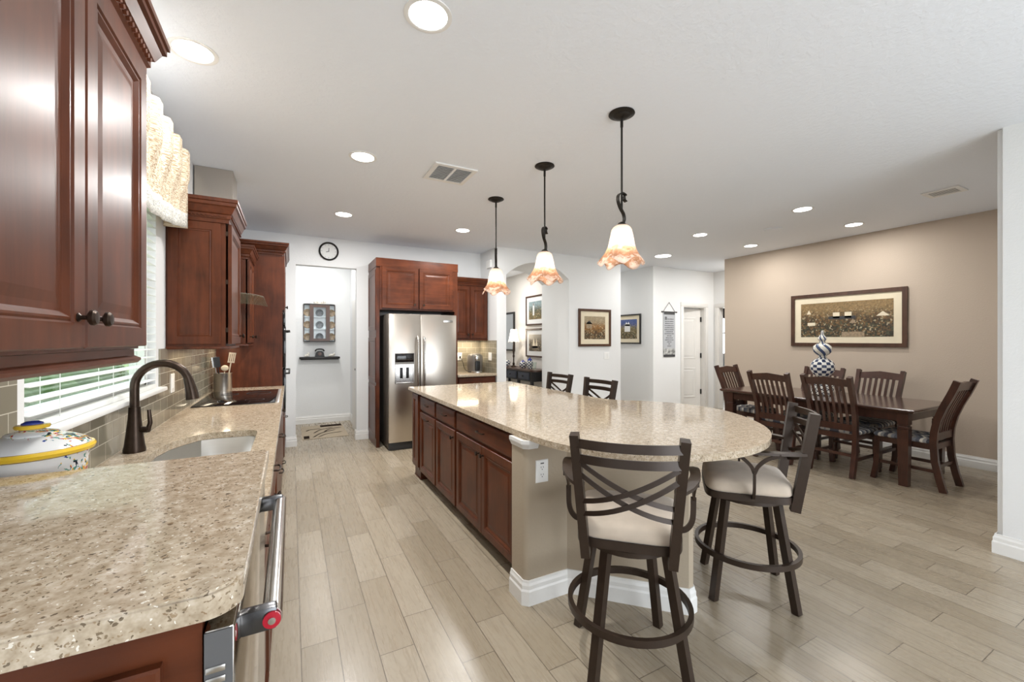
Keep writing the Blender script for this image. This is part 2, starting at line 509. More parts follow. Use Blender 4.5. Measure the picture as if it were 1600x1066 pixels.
class MB:
    def __init__(s):
        s.b = bmesh.new()

    def _f(s, vs):
        try:
            return s.b.faces.new(vs)
        except ValueError:
            return None

    def box(s, x0, x1, y0, y1, z0, z1, bev=0.0, seg=2):
        if x0 > x1: x0, x1 = x1, x0
        if y0 > y1: y0, y1 = y1, y0
        if z0 > z1: z0, z1 = z1, z0
        v = [s.b.verts.new((x, y, z)) for z in (z0, z1) for y in (y0, y1) for x in (x0, x1)]
        fs = [s._f([v[i] for i in q]) for q in ((0, 2, 3, 1), (4, 5, 7, 6), (0, 1, 5, 4), (2, 6, 7, 3), (0, 4, 6, 2), (1, 3, 7, 5))]
        if bev:
            bev = min(bev, 0.49 * min(x1 - x0, y1 - y0, z1 - z0))
            es = list({e for f in fs for e in f.edges})
            bmesh.ops.bevel(s.b, geom=es, offset=bev, segments=seg, affect='EDGES', profile=0.5)
        return s

    def obox(s, c, ax, ay, az, hx, hy, hz):
        """box with given axes (unit vectors) and half sizes"""
        c = Vector(c); ax = Vector(ax); ay = Vector(ay); az = Vector(az)
        v = [s.b.verts.new(c + ax * (hx * i) + ay * (hy * j) + az * (hz * k)) for k in (-1, 1) for j in (-1, 1) for i in (-1, 1)]
        for q in ((0, 2, 3, 1), (4, 5, 7, 6), (0, 1, 5, 4), (2, 6, 7, 3), (0, 4, 6, 2), (1, 3, 7, 5)):
            s._f([v[i] for i in q])
        return s

    def cyl(s, p0, p1, r0, r1=None, n=20):
        return s.sweep([p0, p1], [r0, r0 if r1 is None else r1], n)

    def sweep(s, pts, r, n=12, closed=False, rect=None, up=None, cap=True, sec=None):
        """tube along pts. r scalar or list; rect=(w,h) gives a rectangular section with w along side, h along up"""
        pts = [Vector(p) for p in pts]
        m = len(pts)
        rr = r if isinstance(r, (list, tuple)) else [r] * m
        rings = []
        prev = Vector(up) if up else None
        for i, p in enumerate(pts):
            if closed:
                t = pts[(i + 1) % m] - pts[i - 1]
            else:
                t = pts[min(i + 1, m - 1)] - pts[max(i - 1, 0)]
            t.normalize()
            if prev is None:
                prev = Vector((0, 0, 1)) if abs(t.z) < 0.9 else Vector((1, 0, 0))
            u = (Vector(up) if up else prev)
            u = u - t * u.dot(t)
            if u.length < 1e-6:
                u = Vector((1, 0, 0)) - t * t.x
            u.normalize()
            prev = u
            sd = t.cross(u)
            if rect:
                wv, hv = rect[0] / 2 * rr[i], rect[1] / 2 * rr[i]
                q = [(-wv, -hv), (wv, -hv), (wv, hv), (-wv, hv)]
                ring = [s.b.verts.new(p + sd * a + u * b) for a, b in q]
            elif sec:
                ring = [s.b.verts.new(p + sd * a * rr[i] + u * b * rr[i]) for a, b in sec]
            else:
                ring = [s.b.verts.new(p + (sd * math.cos(2 * PI * k / n) + u * math.sin(2 * PI * k / n)) * rr[i]) for k in range(n)]
            rings.append(ring)
        k = len(rings[0])
        for i in range(m if closed else m - 1):
            a, b = rings[i], rings[(i + 1) % m]
            for j in range(k):
                s._f([a[j], a[(j + 1) % k], b[(j + 1) % k], b[j]])
        if cap and not closed:
            s._f(rings[0][::-1])
            s._f(rings[-1])
        return s

    def lathe(s, prof, c=(0, 0, 0), n=28, sx=1.0, sy=1.0, axis='z', cap=True, rot=0.0):
        """prof: list of (r, z)"""
        c = Vector(c)
        rings = []
        for r, z in prof:
            ring = []
            for k in range(n):
                a = 2 * PI * k / n
                x, y = r * math.cos(a) * sx, r * math.sin(a) * sy
                if rot:
                    x, y = x * math.cos(rot) - y * math.sin(rot), x * math.sin(rot) + y * math.cos(rot)
                q = Vector((x, y, z)) if axis == 'z' else (Vector((z, x, y)) if axis == 'x' else Vector((y, z, x)))
                ring.append(s.b.verts.new(c + q))
            rings.append(ring)
        for a, b in zip(rings, rings[1:]):
            for j in range(n):
                s._f([a[j], a[(j + 1) % n], b[(j + 1) % n], b[j]])
        if cap:
            s._f(rings[0][::-1])
            s._f(rings[-1])
        return s

    def ball(s, c, r, sx=1, sy=1, sz=1, n=16):
        prof = [(max(1e-4, r * math.sin(PI * i / 10)), -r * math.cos(PI * i / 10) * sz) for i in range(11)]
        return s.lathe(prof, c, n, sx, sy)

    def prism(s, poly, z0, z1, holes=(), axis='z', bev=0.0):
        """extrude a 2D polygon (with holes) between z0 and z1 along axis"""
        def P(a, b, z):
            return (a, b, z) if axis == 'z' else ((z, a, b) if axis == 'x' else (a, z, b))
        loops = []
        for lp in [poly] + list(holes):
            lo = [s.b.verts.new(P(a, b, z0)) for a, b in lp]
            hi = [s.b.verts.new(P(a, b, z1)) for a, b in lp]
            loops.append((lo, hi))
            for i in range(len(lp)):
                j = (i + 1) % len(lp)
                s._f([lo[i], lo[j], hi[j], hi[i]])
        for side in (0, 1):
            if not holes:
                s._f(loops[0][side])
            else:
                es = []
                for L in loops:
                    vs = L[side]
                    for i in range(len(vs)):
                        e = s.b.edges.get((vs[i], vs[(i + 1) % len(vs)]))
                        if e: es.append(e)
                bmesh.ops.triangle_fill(s.b, use_beauty=True, use_dissolve=False, edges=es)
        return s

    def panel(s, o, u, v, n, W, Hh, loops):
        """nested rectangles: o corner, u/v axes, n outward normal; loops = [(inset, height)]"""
        o = Vector(o); u = Vector(u); v = Vector(v); n = Vector(n)
        rings = []
        for ins, h in loops:
            ins = min(ins, 0.48 * min(W, Hh))
            rings.append([s.b.verts.new(o + u * a + v * b + n * h) for a, b in ((ins, ins), (W - ins, ins), (W - ins, Hh - ins), (ins, Hh - ins))])
        for a, b in zip(rings, rings[1:]):
            for j in range(4):
                s._f([a[j], a[(j + 1) % 4], b[(j + 1) % 4], b[j]])
        s._f(rings[-1])
        s._f(rings[0][::-1])
        return s

    def grid(s, fn, nu, nv, thick=0.0):
        vs = [[s.b.verts.new(fn(i / nu, j / nv)) for j in range(nv + 1)] for i in range(nu + 1)]
        for i in range(nu):
            for j in range(nv):
                s._f([vs[i][j], vs[i + 1][j], vs[i + 1][j + 1], vs[i][j + 1]])
        s.thick = thick
        return s

    def moulding(s, path, prof, flip=1):
        """open polyline path of (x,y); prof = [(out,z)] ; out is to the right of travel times flip"""
        pts = [Vector((x, y)) for x, y in path]
        rings = []
        for i, p in enumerate(pts):
            d0 = (p - pts[i - 1]).normalized() if i > 0 else (pts[1] - p).normalized()
            d1 = (pts[i + 1] - p).normalized() if i < len(pts) - 1 else d0
            n0 = Vector((d0.y, -d0.x)) * flip
            n1 = Vector((d1.y, -d1.x)) * flip
            m = (n0 + n1)
            m = m / max(1e-6, m.dot(n0)) if m.length > 1e-6 else n0
            rings.append([s.b.verts.new((p.x + m.x * o, p.y + m.y * o, z)) for o, z in prof])
        k = len(prof)
        for a, b in zip(rings, rings[1:]):
            for j in range(k):
                s._f([a[j], a[(j + 1) % k], b[(j + 1) % k], b[j]])
        s._f(rings[0])
        s._f(rings[-1][::-1])
        return s

    def build(s, name, mat, parent=None, smooth=True, local=False, angle=35):
        bmesh.ops.recalc_face_normals(s.b, faces=s.b.faces[:])
        me = bpy.data.meshes.new(name)
        o = bpy.data.objects.new(name, me)
        COL.objects.link(o)
        if parent is not None:
            o.parent = parent
            org = ORG[parent.name]
            ORG[o.name] = org
            if not local:
                bmesh.ops.translate(s.b, vec=-org, verts=s.b.verts[:])
        elif not local:
            xs = [v.co for v in s.b.verts]
            lo = Vector((min(c.x for c in xs), min(c.y for c in xs), min(c.z for c in xs)))
            hi = Vector((max(c.x for c in xs), max(c.y for c in xs), max(c.z for c in xs)))
            org = Vector(((lo.x + hi.x) / 2, (lo.y + hi.y) / 2, lo.z))
            bmesh.ops.translate(s.b, vec=-org, verts=s.b.verts[:])
            o.location = org
            ORG[o.name] = org
        s.b.to_mesh(me)
        s.b.free()
        me.materials.append(M[mat])
        if getattr(s, 'thick', 0):
            sm_ = o.modifiers.new('solid', 'SOLIDIFY')
            sm_.thickness = s.thick
            sm_.offset = 0
        if smooth:
            me.shade_smooth()
            try:
                me.set_sharp_from_angle(angle=math.radians(angle))
            except Exception:
                pass
        return o


def box(*a, **k):
    return MB().box(*a, **k)


def tag(o, label, cat, group=None):
    o['label'] = label
    o['category'] = cat
    if group:
        o['group'] = group
    return o


def thing(name, label, cat, loc=(0, 0, 0), rz=0.0, group=None):
    o = bpy.data.objects.new(name, None)
    o.empty_display_size = 0.1
    COL.objects.link(o)
    o.location = loc
    o.rotation_euler = (0, 0, rz)
    ORG[o.name] = Vector(loc)
    return tag(o, label, cat, group)


def struct(name, mb, mat, parent=None, **k):
    o = mb.build(name, mat, parent, **k)
    if parent is None:
        o['kind'] = 'structure'
    return o


def dup(root, loc, rz, label, group=None):
    r = root.copy()
    COL.objects.link(r)
    r.location = loc
    r.rotation_euler = (0, 0, rz)
    r['label'] = label
    if group: r['group'] = group
    ORG[r.name] = Vector(loc)
    for ch in list(root.children):
        c = ch.copy(); COL.objects.link(c); c.parent = r
        for g in list(ch.children):
            d = g.copy(); COL.objects.link(d); d.parent = c
    return r


def arc(c, r, a0, a1, n, ax='xz', y=0):
    out = []
    for i in range(n + 1):
        a = a0 + (a1 - a0) * i / n
        out.append((c[0] + r * math.cos(a), y, c[1] + r * math.sin(a)) if ax == 'xz' else ((y, c[0] + r * math.cos(a), c[1] + r * math.sin(a)) if ax == 'yz' else (c[0] + r * math.cos(a), c[1] + r * math.sin(a), y)))
    return out


def bez(pts, n=10):
    """smooth Catmull-Rom through points"""
    P = [Vector(p) for p in pts]
    P = [P[0] * 2 - P[1]] + P + [P[-1] * 2 - P[-2]]
    out = []
    for i in range(1, len(P) - 2):
        a, b, c, d = P[i - 1:i + 3]
        for k in range(n):
            t = k / n
            out.append(0.5 * ((2 * b) + (c - a) * t + (2 * a - 5 * b + 4 * c - d) * t * t + (3 * b - a - 3 * c + d) * t ** 3))
    out.append(P[-2])
    return out


# ================================================================== THE SETTING
XL, XR, YB, YF = -0.82, 10.8, -2.82, 9.3
struct('floor', box(XL, XR, YB, YF, -0.1, 0), 'floor')
struct('ceiling', box(XL, XR, YB, YF, H, H + 0.1), 'ceiling_white')


def wall_holes_y(name, x0, x1, y0, y1, hole, mat):
    """wall in the plane x=const running along y with one rectangular hole (ya,yb,za,zb)"""
    ya, yb, za, zb = hole
    m = MB()
    m.prism([(y0, 0), (y1, 0), (y1, H), (y0, H)], x0, x1, holes=[[(ya, max(za, 0.0)), (yb, max(za, 0.0)), (yb, zb), (ya, zb)]], axis='x') if za > 0.001 else \
        m.prism([(y0, 0), (ya, 0), (ya, zb), (yb, zb), (yb, 0), (y1, 0), (y1, H), (y0, H)], x0, x1, axis='x')
    return struct(name, m, mat, smooth=False)


def wall_holes_x(name, y0, y1, x0, x1, hole, mat):
    xa, xb, za, zb = hole
    m = MB()
    if za > 0.001:
        m.prism([(x0, 0), (x1, 0), (x1, H), (x0, H)], y0, y1, holes=[[(xa, za), (xb, za), (xb, zb), (xa, zb)]], axis='y')
    else:
        m.prism([(x0, 0), (xa, 0), (xa, zb), (xb, zb), (xb, 0), (x1, 0), (x1, H), (x0, H)], y0, y1, axis='y')
    return struct(name, m, mat, smooth=False)


WY0, WY1, WZ0, WZ1 = 1.77, 3.13, 1.15, 2.35
wall_holes_y('wall_left', -0.82, -0.70, YB, YF, (WY0, WY1, WZ0, WZ1), 'wall_white')
wall_holes_x('wall_far', 6.30, 6.42, -0.70, 2.75, (0.054, 0.824, 0, 2.445), 'wall_white')
# pantry
struct('wall_pantry_back', box(-0.12, 1.05, 7.90, 8.0, 0, H), 'wall_white', smooth=False)
struct('wall_pantry_left', box(-0.22, -0.12, 6.42, 8.0, 0, H), 'wall_white', smooth=False)
struct('wall_pantry_right', box(0.93, 1.05, 6.42, 7.90, 0, H), 'wall_white', smooth=False)
# deep arched passage
m = MB()
AX0, AX1, ZS, ZP = 2.91, 4.08, 2.43, 2.66
hw = (AX1 - AX0) / 2
rise = ZP - ZS
R = (hw * hw + rise * rise) / (2 * rise)
a0 = math.asin(hw / R)
arch = [((AX0 + AX1) / 2 + R * math.sin(-a0 + 2 * a0 * i / 20), ZP - R + R * math.cos(-a0 + 2 * a0 * i / 20)) for i in range(21)]
m.prism([(2.75, 0), (AX0, 0)] + arch + [(AX1, 0), (5.21, 0), (5.21, H), (2.75, H)], 5.68, 6.52, axis='y')
struct('wall_arch', m, 'wall_white', smooth=False)
struct('wall_gallery', box(4.33, 4.45, 6.52, YF, 0, H), 'wall_warm', smooth=False)
struct('wall_gallery_left', box(2.40, 2.52, 6.52, YF, 0, H), 'wall_warm', smooth=False)
struct('wall_north', box(XL, XR, YF, YF + 0.1, 0, H), 'wall_white', smooth=False)
# hall
struct('wall_hall_side', box(6.10, 6.22, 5.76, YF, 0, H), 'wall_white', smooth=False)
wall_holes_x('wall_hall', 5.76, 5.88, 6.22, 7.97, (6.93, 7.58, 0, 2.10), 'wall_white')
wall_holes_y('wall_hall_right', 7.85, 7.97, 3.0, 5.76, (4.86, 5.64, 0, 2.10), 'wall_white')
struct('wall_hall_end', box(6.85, 7.97, 2.9, 3.0, 0, H), 'wall_white', smooth=False)
wall_holes_y('wall_bedroom', 10.6, 10.72, 4.5, YF, (6.9, 8.1, 1.0, 2.25), 'wall_white')
struct('wall_bedroom_side', box(7.97, 10.7, 4.4, 4.5, 0, H), 'wall_white', smooth=False)
# dining recess
struct('wall_dining', box(6.73, 6.85, 0.95, 4.72, 0, H), 'wall_beige', smooth=False)
struct('wall_dining_return', box(4.30, 6.85, 0.83, 0.95, 0, H), 'wall_white', smooth=False)
m = MB(); m.box(4.18, 4.30, YB, 0.95, 0, H)
es = [e for e in m.b.edges if abs(e.verts[0].co.z - e.verts[1].co.z) > 1 and e.verts[0].co.y > 0.9 and e.verts[0].co.x < 4.2]
bmesh.ops.bevel(m.b, geom=es, offset=0.03, segments=5, affect='EDGES')
struct('wall_right', m, 'wall_white')
wall_holes_x('wall_back', YB + 0.02, YB + 0.14, XL, 4.3, (0.55, 3.85, 0, 2.40), 'wall_white')
w2 = MB()
for x in (0.55, 2.17, 3.79):
    w2.box(x, x + 0.06, -2.80, -2.70, 0, 2.40)
w2.box(0.55, 3.85, -2.80, -2.70, 2.34, 2.40); w2.box(0.55, 3.85, -2.80, -2.70, 0, 0.05)
struct('window_2', w2, 'white_paint', smooth=False)


# baseboards
def bb(name, path, flip=1, mat='white_paint'):
    prof = [(0, 0), (0.016, 0), (0.016, 0.075), (0.012, 0.085), (0.012, 0.105), (0.007, 0.118), (0.005, 0.13), (0, 0.13)]
    return struct(name, MB().moulding(path, prof, flip), mat, smooth=False)


bb('baseboard_far', [(-0.06, 6.30), (0.054, 6.30), (0.054, 6.42)])
bb('baseboard_far_right', [(0.824, 6.42), (0.824, 6.30), (0.985, 6.30)])
bb('baseboard_pantry', [(-0.12, 7.90), (0.93, 7.90), (0.93, 7.25)])
bb('baseboard_arch', [(AX1, 6.52), (AX1, 5.68), (5.21, 5.68), (5.21, 6.5)])
bb('baseboard_arch_left', [(2.75, 5.68), (AX0, 5.68), (AX0, 6.5)])
bb('baseboard_hall', [(6.10, 7.5), (6.10, 5.76), (6.84, 5.76)])
bb('baseboard_dining', [(6.73, 4.72), (6.73, 0.95), (4.35, 0.95)])
bb('baseboard_right', [(4.30, 0.95), (4.18, 0.95), (4.18, -2.6)])
bb('baseboard_gallery', [(4.33, 9.2), (4.33, 6.52)])

# casings of the two hall doorways
m = MB()
for x0, x1 in ((6.85, 6.93), (7.58, 7.66)):
    m.box(x0, x1, 5.742, 5.76, 0, 2.099, 0.004)
m.box(6.85, 7.66, 5.742, 5.76, 2.10, 2.18, 0.006)
m.box(6.93, 6.945, 5.76, 5.88, 0, 2.10); m.box(7.565, 7.58, 5.76, 5.88, 0, 2.10); m.box(6.945, 7.565, 5.76, 5.88, 2.085, 2.10)
struct('trim_2', m, 'door_white')
m = MB()
for y0, y1 in ((5.64, 5.72), (4.78, 4.86)):
    m.box(7.832, 7.85, y0, y1, 0, 2.099, 0.004)
m.box(7.832, 7.85, 4.78, 5.72, 2.10, 2.18, 0.006)
m.box(7.85, 7.97, 5.625, 5.64, 0, 2.10); m.box(7.85, 7.97, 4.86, 4.875, 0, 2.10); m.box(7.85, 7.97, 4.875, 5.625, 2.085, 2.10)
struct('trim_3', m, 'door_white')

# panelled hall door, ajar, hinged on the right
DA = math.radians(14)
ux = Vector((-math.cos(DA), math.sin(DA), 0)); uy = Vector((-math.sin(DA), -math.cos(DA), 0))
hp = Vector((7.56, 5.865, 0.012))
m = MB()
W_, Hd = 0.615, 2.062
m.obox(hp + ux * W_ / 2 + Vector((0, 0, Hd / 2)) - uy * 0.002, ux, uy, (0, 0, 1), W_ / 2, 0.017, Hd / 2)
d1 = struct('door_1', m, 'door_white', smooth=False)
m = MB()
for z0, hh in ((0.22, 0.62), (1.02, 0.86)):
    m.panel(hp + ux * (W_ - 0.12) + Vector((0, 0, z0)) + uy * 0.0155, -ux, (0, 0, 1), uy, W_ - 0.24, hh, [(0, 0), (0.0, 0.004), (0.02, 0.009), (0.035, 0.003), (0.05, 0.003), (0.07, 0.008)])
m.build('door_panel', 'door_white', d1, smooth=False)
for z in (0.30, 1.05, 1.80):
    box(7.545, 7.572, 5.83, 5.853, z, z + 0.10, bev=0.003).build('hinge', 'hinge_black', d1)

# pantry door, open against the right side of the pantry
d2 = struct('door_2', box(0.875, 0.91, 6.45, 7.19, 0.012, 2.05), 'door_white', smooth=False)
MB().ball((0.853, 6.53, 0.99), 0.026).cyl((0.875, 6.53, 0.99), (0.86, 6.53, 0.99), 0.012).build('door_knob', 'hinge_black', d2)
MB().box(0.868, 0.876, 6.44, 6.50, 1.82, 1.92, bev=0.002).build('hinge', 'mid_grey', d2)

# kitchen window: frame, sill, glass
m = MB()
for y0, y1 in ((WY0, WY0 + 0.05), (WY1 - 0.05, WY1)):
    m.box(-0.80, -0.74, y0, y1, WZ0, WZ1)
m.box(-0.80, -0.74, WY0, WY1, WZ0, WZ0 + 0.05); m.box(-0.80, -0.74, WY0, WY1, WZ1 - 0.05, WZ1)
m.box(-0.79, -0.75, WY0, WY1, 1.74, 1.78)
win = struct('window_1', m, 'white_paint', smooth=False)
box(-0.772, -0.768, WY0 + 0.05, WY1 - 0.05, WZ0 + 0.05, WZ1 - 0.05).build('pane', 'glass', win)
m = MB(); m.box(-0.74, -0.655, WY0 - 0.05, WY1 + 0.05, WZ0 - 0.022, WZ0, bev=0.005)
m.build('window_sill', 'white_paint', win)
m = MB()
for (y0, y1, z0, z1) in ((6.9, 6.95, 1.0, 2.25), (8.05, 8.1, 1.0, 2.25), (6.9, 8.1, 1.0, 1.05), (6.9, 8.1, 2.2, 2.25), (6.9, 8.1, 1.6, 1.63)):
    m.box(10.62, 10.68, y0, y1, z0, z1)
struct('window_3', m, 'white_paint', smooth=False)

# backsplash
m = MB()
m.prism([(0.3, 0.90), (5.27, 0.90), (5.27, 1.375), (3.185, 1.375), (3.185, WZ0 - 0.022), (1.715, WZ0 - 0.022), (1.715, 1.375), (0.3, 1.375)], -0.70, -0.692, axis='x')
struct('trim_1', m, 'tile_y', smooth=False)
struct('trim_4', box(2.12, 2.742, 6.29, 6.30, 0.90, 1.42), 'tile_x', smooth=False)
struct('trim_5', box(2.741, 2.75, 5.68, 6.29, 0.90, 1.42), 'tile_y', smooth=False)

# outdoors beyond the kitchen window
struct('lawn', box(-40, -0.83, -25, 40, -0.35, -0.25), 'lawn', smooth=False)
struct('street', box(-16, -10, -25, 40, -0.25, -0.24), 'road', smooth=False)
nb = thing('neighbour_house', 'pale house across the street seen through the window blinds', 'house', (-24, 16, -0.25))
box(-28, -20, 8, 24, -0.25, 2.8).build('wall', 'house_far', nb, smooth=False)
MB().prism([(7.4, 2.8), (24.6, 2.8), (16, 5.5)], -28.5, -19.5, axis='x').build('roof', 'mid_grey', nb, smooth=False)
hd = MB()
for i in range(26):
    hd.ball((-3.2 + random.uniform(-.25, .25), 4.6 + i * 0.22, 0.35 + random.uniform(-.1, .3)), random.uniform(.4, .6), n=10)
tag(hd.build('hedge', 'hedge', None), 'green hedge outside the kitchen window', 'hedge')

# ================================================================== CABINETRY
DOOR = [(0, 0), (0, 0.016), (0.003, 0.020), (0.050, 0.020), (0.054, 0.0155), (0.058, 0.0175), (0.062, 0.0175), (0.072, 0.009), (0.085, 0.009), (0.105, 0.0125)]
DRAW = [(0, 0), (0, 0.014), (0.006, 0.019), (0.012, 0.020)]
SIDE = [(0, 0), (0, 0.010), (0.002, 0.012), (0.055, 0.012), (0.06, 0.007), (0.075, 0.004)]
CROWN = [(0, 0), (0.012, 0), (0.012, 0.018), (0.022, 0.026), (0.022, 0.046), (0.032, 0.052), (0.05, 0.085), (0.062, 0.092), (0.062, 0.108), (0.07, 0.112), (0.07, 0.13), (0, 0.13)]


def crown(path, z, parent, h=0.13, o=0.07, flip=1, mat='cherry_y'):
    pr = [(a / 0.07 * o, z + b / 0.13 * h) for a, b in CROWN]
    c = MB().moulding(path, pr, flip).build('crown_moulding', mat, parent, smooth=False)
    # rope bead under the cornice
    for (xa, ya), (xb, yb) in zip(path, path[1:]):
        m = MB()
        d = Vector((xb - xa, yb - ya, 0)); L = d.length; d.normalize()
        nn = Vector((d.y, -d.x, 0)) * flip
        k = max(2, int(L / 0.022))
        for i in range(k):
            p = Vector((xa, ya, z + 0.036 / 0.13 * h)) + d * (L * (i + .5) / k) + nn * (0.024 / 0.07 * o)
            m.obox(p, (d + Vector((0, 0, .7))).normalized(), nn, (d * -.7 + Vector((0, 0, 1))).normalized(), 0.009, 0.006, 0.0045)
        m.build('rope_bead', mat, c, smooth=False)
    return c


def knob(parent, p, n, mat='oil_bronze', s=1.0):
    p = Vector(p); n = Vector(n).normalized()
    prof = [(0.009, 0), (0.009, 0.003), (0.0045, 0.006), (0.0045, 0.014), (0.009, 0.016), (0.0155, 0.02), (0.016, 0.026), (0.012, 0.030), (0.003, 0.031)]
    m = MB()
    up = Vector((0, 0, 1))
    m.sweep([p + n * (z * s) for r, z in prof], [r * s for r, z in prof], 14, up=up)
    return m.build('knob', mat, parent)


def pull(parent, p, n, u, L=0.095, mat='oil_bronze', out=0.028):
    """arched wire pull: p centre, n outward, u along"""
    p = Vector(p); n = Vector(n); u = Vector(u)
    pts = bez([p - u * L / 2, p - u * L / 2 + n * out * .75, p + n * out, p + u * L / 2 + n * out * .75, p + u * L / 2], 6)
    return MB().sweep(pts, 0.0045, 8).build('handle', mat, parent)


# ---- near wall cabinet (left foreground)
c1 = thing('wall_cabinet', 'large cherry wall cabinet nearest the camera with two bronze knobs', 'cabinet', (-0.54, 1.17, 1.37))
box(-0.698, -0.392, 0.76, 1.576, 1.405, 2.24).build('body', 'cherry', c1, smooth=False)
dl = MB().panel((-0.392, 0.765, 1.412), (0, 1, 0), (0, 0, 1), (1, 0, 0), 0.398, 0.80, DOOR).build('door', 'cherry', c1, smooth=False)
dr = MB().panel((-0.392, 1.170, 1.412), (0, 1, 0), (0, 0, 1), (1, 0, 0), 0.402, 0.80, DOOR).build('door', 'cherry', c1, smooth=False)
knob(dl, (-0.373, 1.128, 1.474), (1, 0, 0)); knob(dr, (-0.373, 1.205, 1.474), (1, 0, 0))
MB().moulding([(-0.392, 0.76), (-0.392, 1.57), (-0.69, 1.57)], [(-0.03, 1.365), (0.0, 1.365), (0.006, 1.372), (0.006, 1.378), (-0.006, 1.386), (-0.006, 1.404), (-0.03, 1.404)]).build('light_rail', 'cherry_y', c1, smooth=False)
crown([(-0.385, 0.76), (-0.385, 1.576), (-0.698, 1.576)], 2.212, c1, 0.12, 0.055)

# ---- wall cabinet between window and hood
c2 = thing('wall_cabinet', 'cherry wall cabinet with panelled side between the window and the range hood', 'cabinet', (-0.54, 3.6, 1.37))
box(-0.698, -0.385, 3.34, 3.90, 1.385, 2.24).build('body', 'cherry', c2, smooth=False)
MB().panel((-0.69, 3.34, 1.40), (1, 0, 0), (0, 0, 1), (0, -1, 0), 0.28, 0.80, [(0, 0), (0, 0.008), (0.003, 0.011), (0.05, 0.011), (0.055, 0.006), (0.06, 0.008), (0.066, 0.003), (0.09, 0.003)]).build('side_panel', 'cherry', c2, smooth=False)
dd = MB().panel((-0.372, 3.345, 1.40), (0, 1, 0), (0, 0, 1), (1, 0, 0), 0.55, 0.80, DOOR).build('door', 'cherry', c2, smooth=False)
knob(dd, (-0.352, 3.85, 1.46), (1, 0, 0))
for z in (1.48, 1.80, 2.12):
    box(-0.385, -0.372, 3.338, 3.35, z, z + 0.03).build('hinge', 'oil_bronze', c2, smooth=False)
box(-0.698, -0.36, 3.33, 3.90, 1.368, 1.386, bev=0.004).build('light_rail', 'cherry_y', c2)
crown([(-0.375, 3.90), (-0.375, 3.335), (-0.698, 3.335)], 2.20, c2, 0.15, 0.065, flip=-1)

# ---- wall cabinet beyond the hood
c3 = thing('wall_cabinet', 'cherry wall cabinet in the shade between the range hood and the tall oven cabinet', 'cabinet', (-0.54, 5.0, 1.37))
box(-0.698, -0.385, 4.72, 5.262, 1.385, 2.24).build('body', 'cherry', c3, smooth=False)
MB().panel((-0.69, 4.72, 1.40), (1, 0, 0), (0, 0, 1), (0, -1, 0), 0.28, 0.80, SIDE).build('side_panel', 'cherry', c3, smooth=False)
dd = MB().panel((-0.372, 4.725, 1.40), (0, 1, 0), (0, 0, 1), (1, 0, 0), 0.26, 0.80, DOOR).build('door', 'cherry', c3, smooth=False)
knob(dd, (-0.352, 4.76, 1.46), (1, 0, 0))
dd = MB().panel((-0.372, 4.99, 1.40), (0, 1, 0), (0, 0, 1), (1, 0, 0), 0.26, 0.80, DOOR).build('door', 'cherry', c3, smooth=False)
knob(dd, (-0.352, 5.21, 1.46), (1, 0, 0))
box(-0.698, -0.36, 4.71, 5.262, 1.368, 1.386, bev=0.004).build('light_rail', 'cherry_y', c3)
crown([(-0.375, 5.262), (-0.375, 4.715), (-0.698, 4.715)], 2.20, c3, 0.13, 0.065, flip=-1)

# ---- tall oven cabinet
c4 = thing('oven_cabinet', 'tall cherry cabinet housing the wall oven at the far end of the counter', 'cabinet', (-0.38, 5.78, 0))
m = MB()
m.box(-0.698, -0.085, 5.27, 5.29, 0.0, 2.40); m.box(-0.698, -0.085, 6.20, 6.22, 0, 2.40); m.box(-0.698, -0.10, 5.29, 6.20, 1.75, 2.40)
m.box(-0.698, -0.68, 5.29, 6.20, 0, 1.75); m.box(-0.698, -0.10, 5.29, 6.20, 0.10, 0.60); m.box(-0.698, -0.16, 5.29, 6.2, 0, 0.10)
m.build('body', 'cherry', c4, smooth=False)
for y in (5.275, 5.75):
    dd = MB().panel((-0.085, y, 1.76), (0, 1, 0), (0, 0, 1), (1, 0, 0), 0.465, 0.60, DOOR).build('door', 'cherry', c4, smooth=False)
    knob(dd, (-0.065, 5.70 if y < 5.5 else 5.79, 1.82), (1, 0, 0))
dd = MB().panel((-0.085, 5.275, 0.12), (0, 1, 0), (0, 0, 1), (1, 0, 0), 0.94, 0.46, DRAW).build('drawer', 'cherry', c4, smooth=False)
pull(dd, (-0.065, 5.74, 0.5), (1, 0, 0), (0, 1, 0))
crown([(-0.08, 6.25), (-0.08, 5.268), (-0.698, 5.268)], 2.365, c4, 0.13, 0.06, flip=-1)
ov = thing('wall_oven', 'black glass double wall oven in the tall cherry cabinet', 'oven', (-0.3, 5.75, 0.61))
box(-0.62, -0.085, 5.30, 6.19, 0.61, 1.74).build('body', 'black', ov, smooth=False)
for z0, z1 in ((0.62, 1.10), (1.12, 1.58)):
    dd = box(-0.085, -0.055, 5.30, 6.19, z0, z1, bev=0.004).build('oven_door', 'cooktop_glass', ov)
    MB().sweep([(-0.055, 5.36, z1 - .05), (-0.02, 5.36, z1 - .05), (-0.02, 6.12, z1 - .05), (-0.055, 6.12, z1 - .05)], 0.010, 10).build('handle', 'dark_iron', dd)
box(-0.085, -0.06, 5.30, 6.19, 1.59, 1.735, bev=0.003).build('control_panel', 'cooktop_glass', ov)


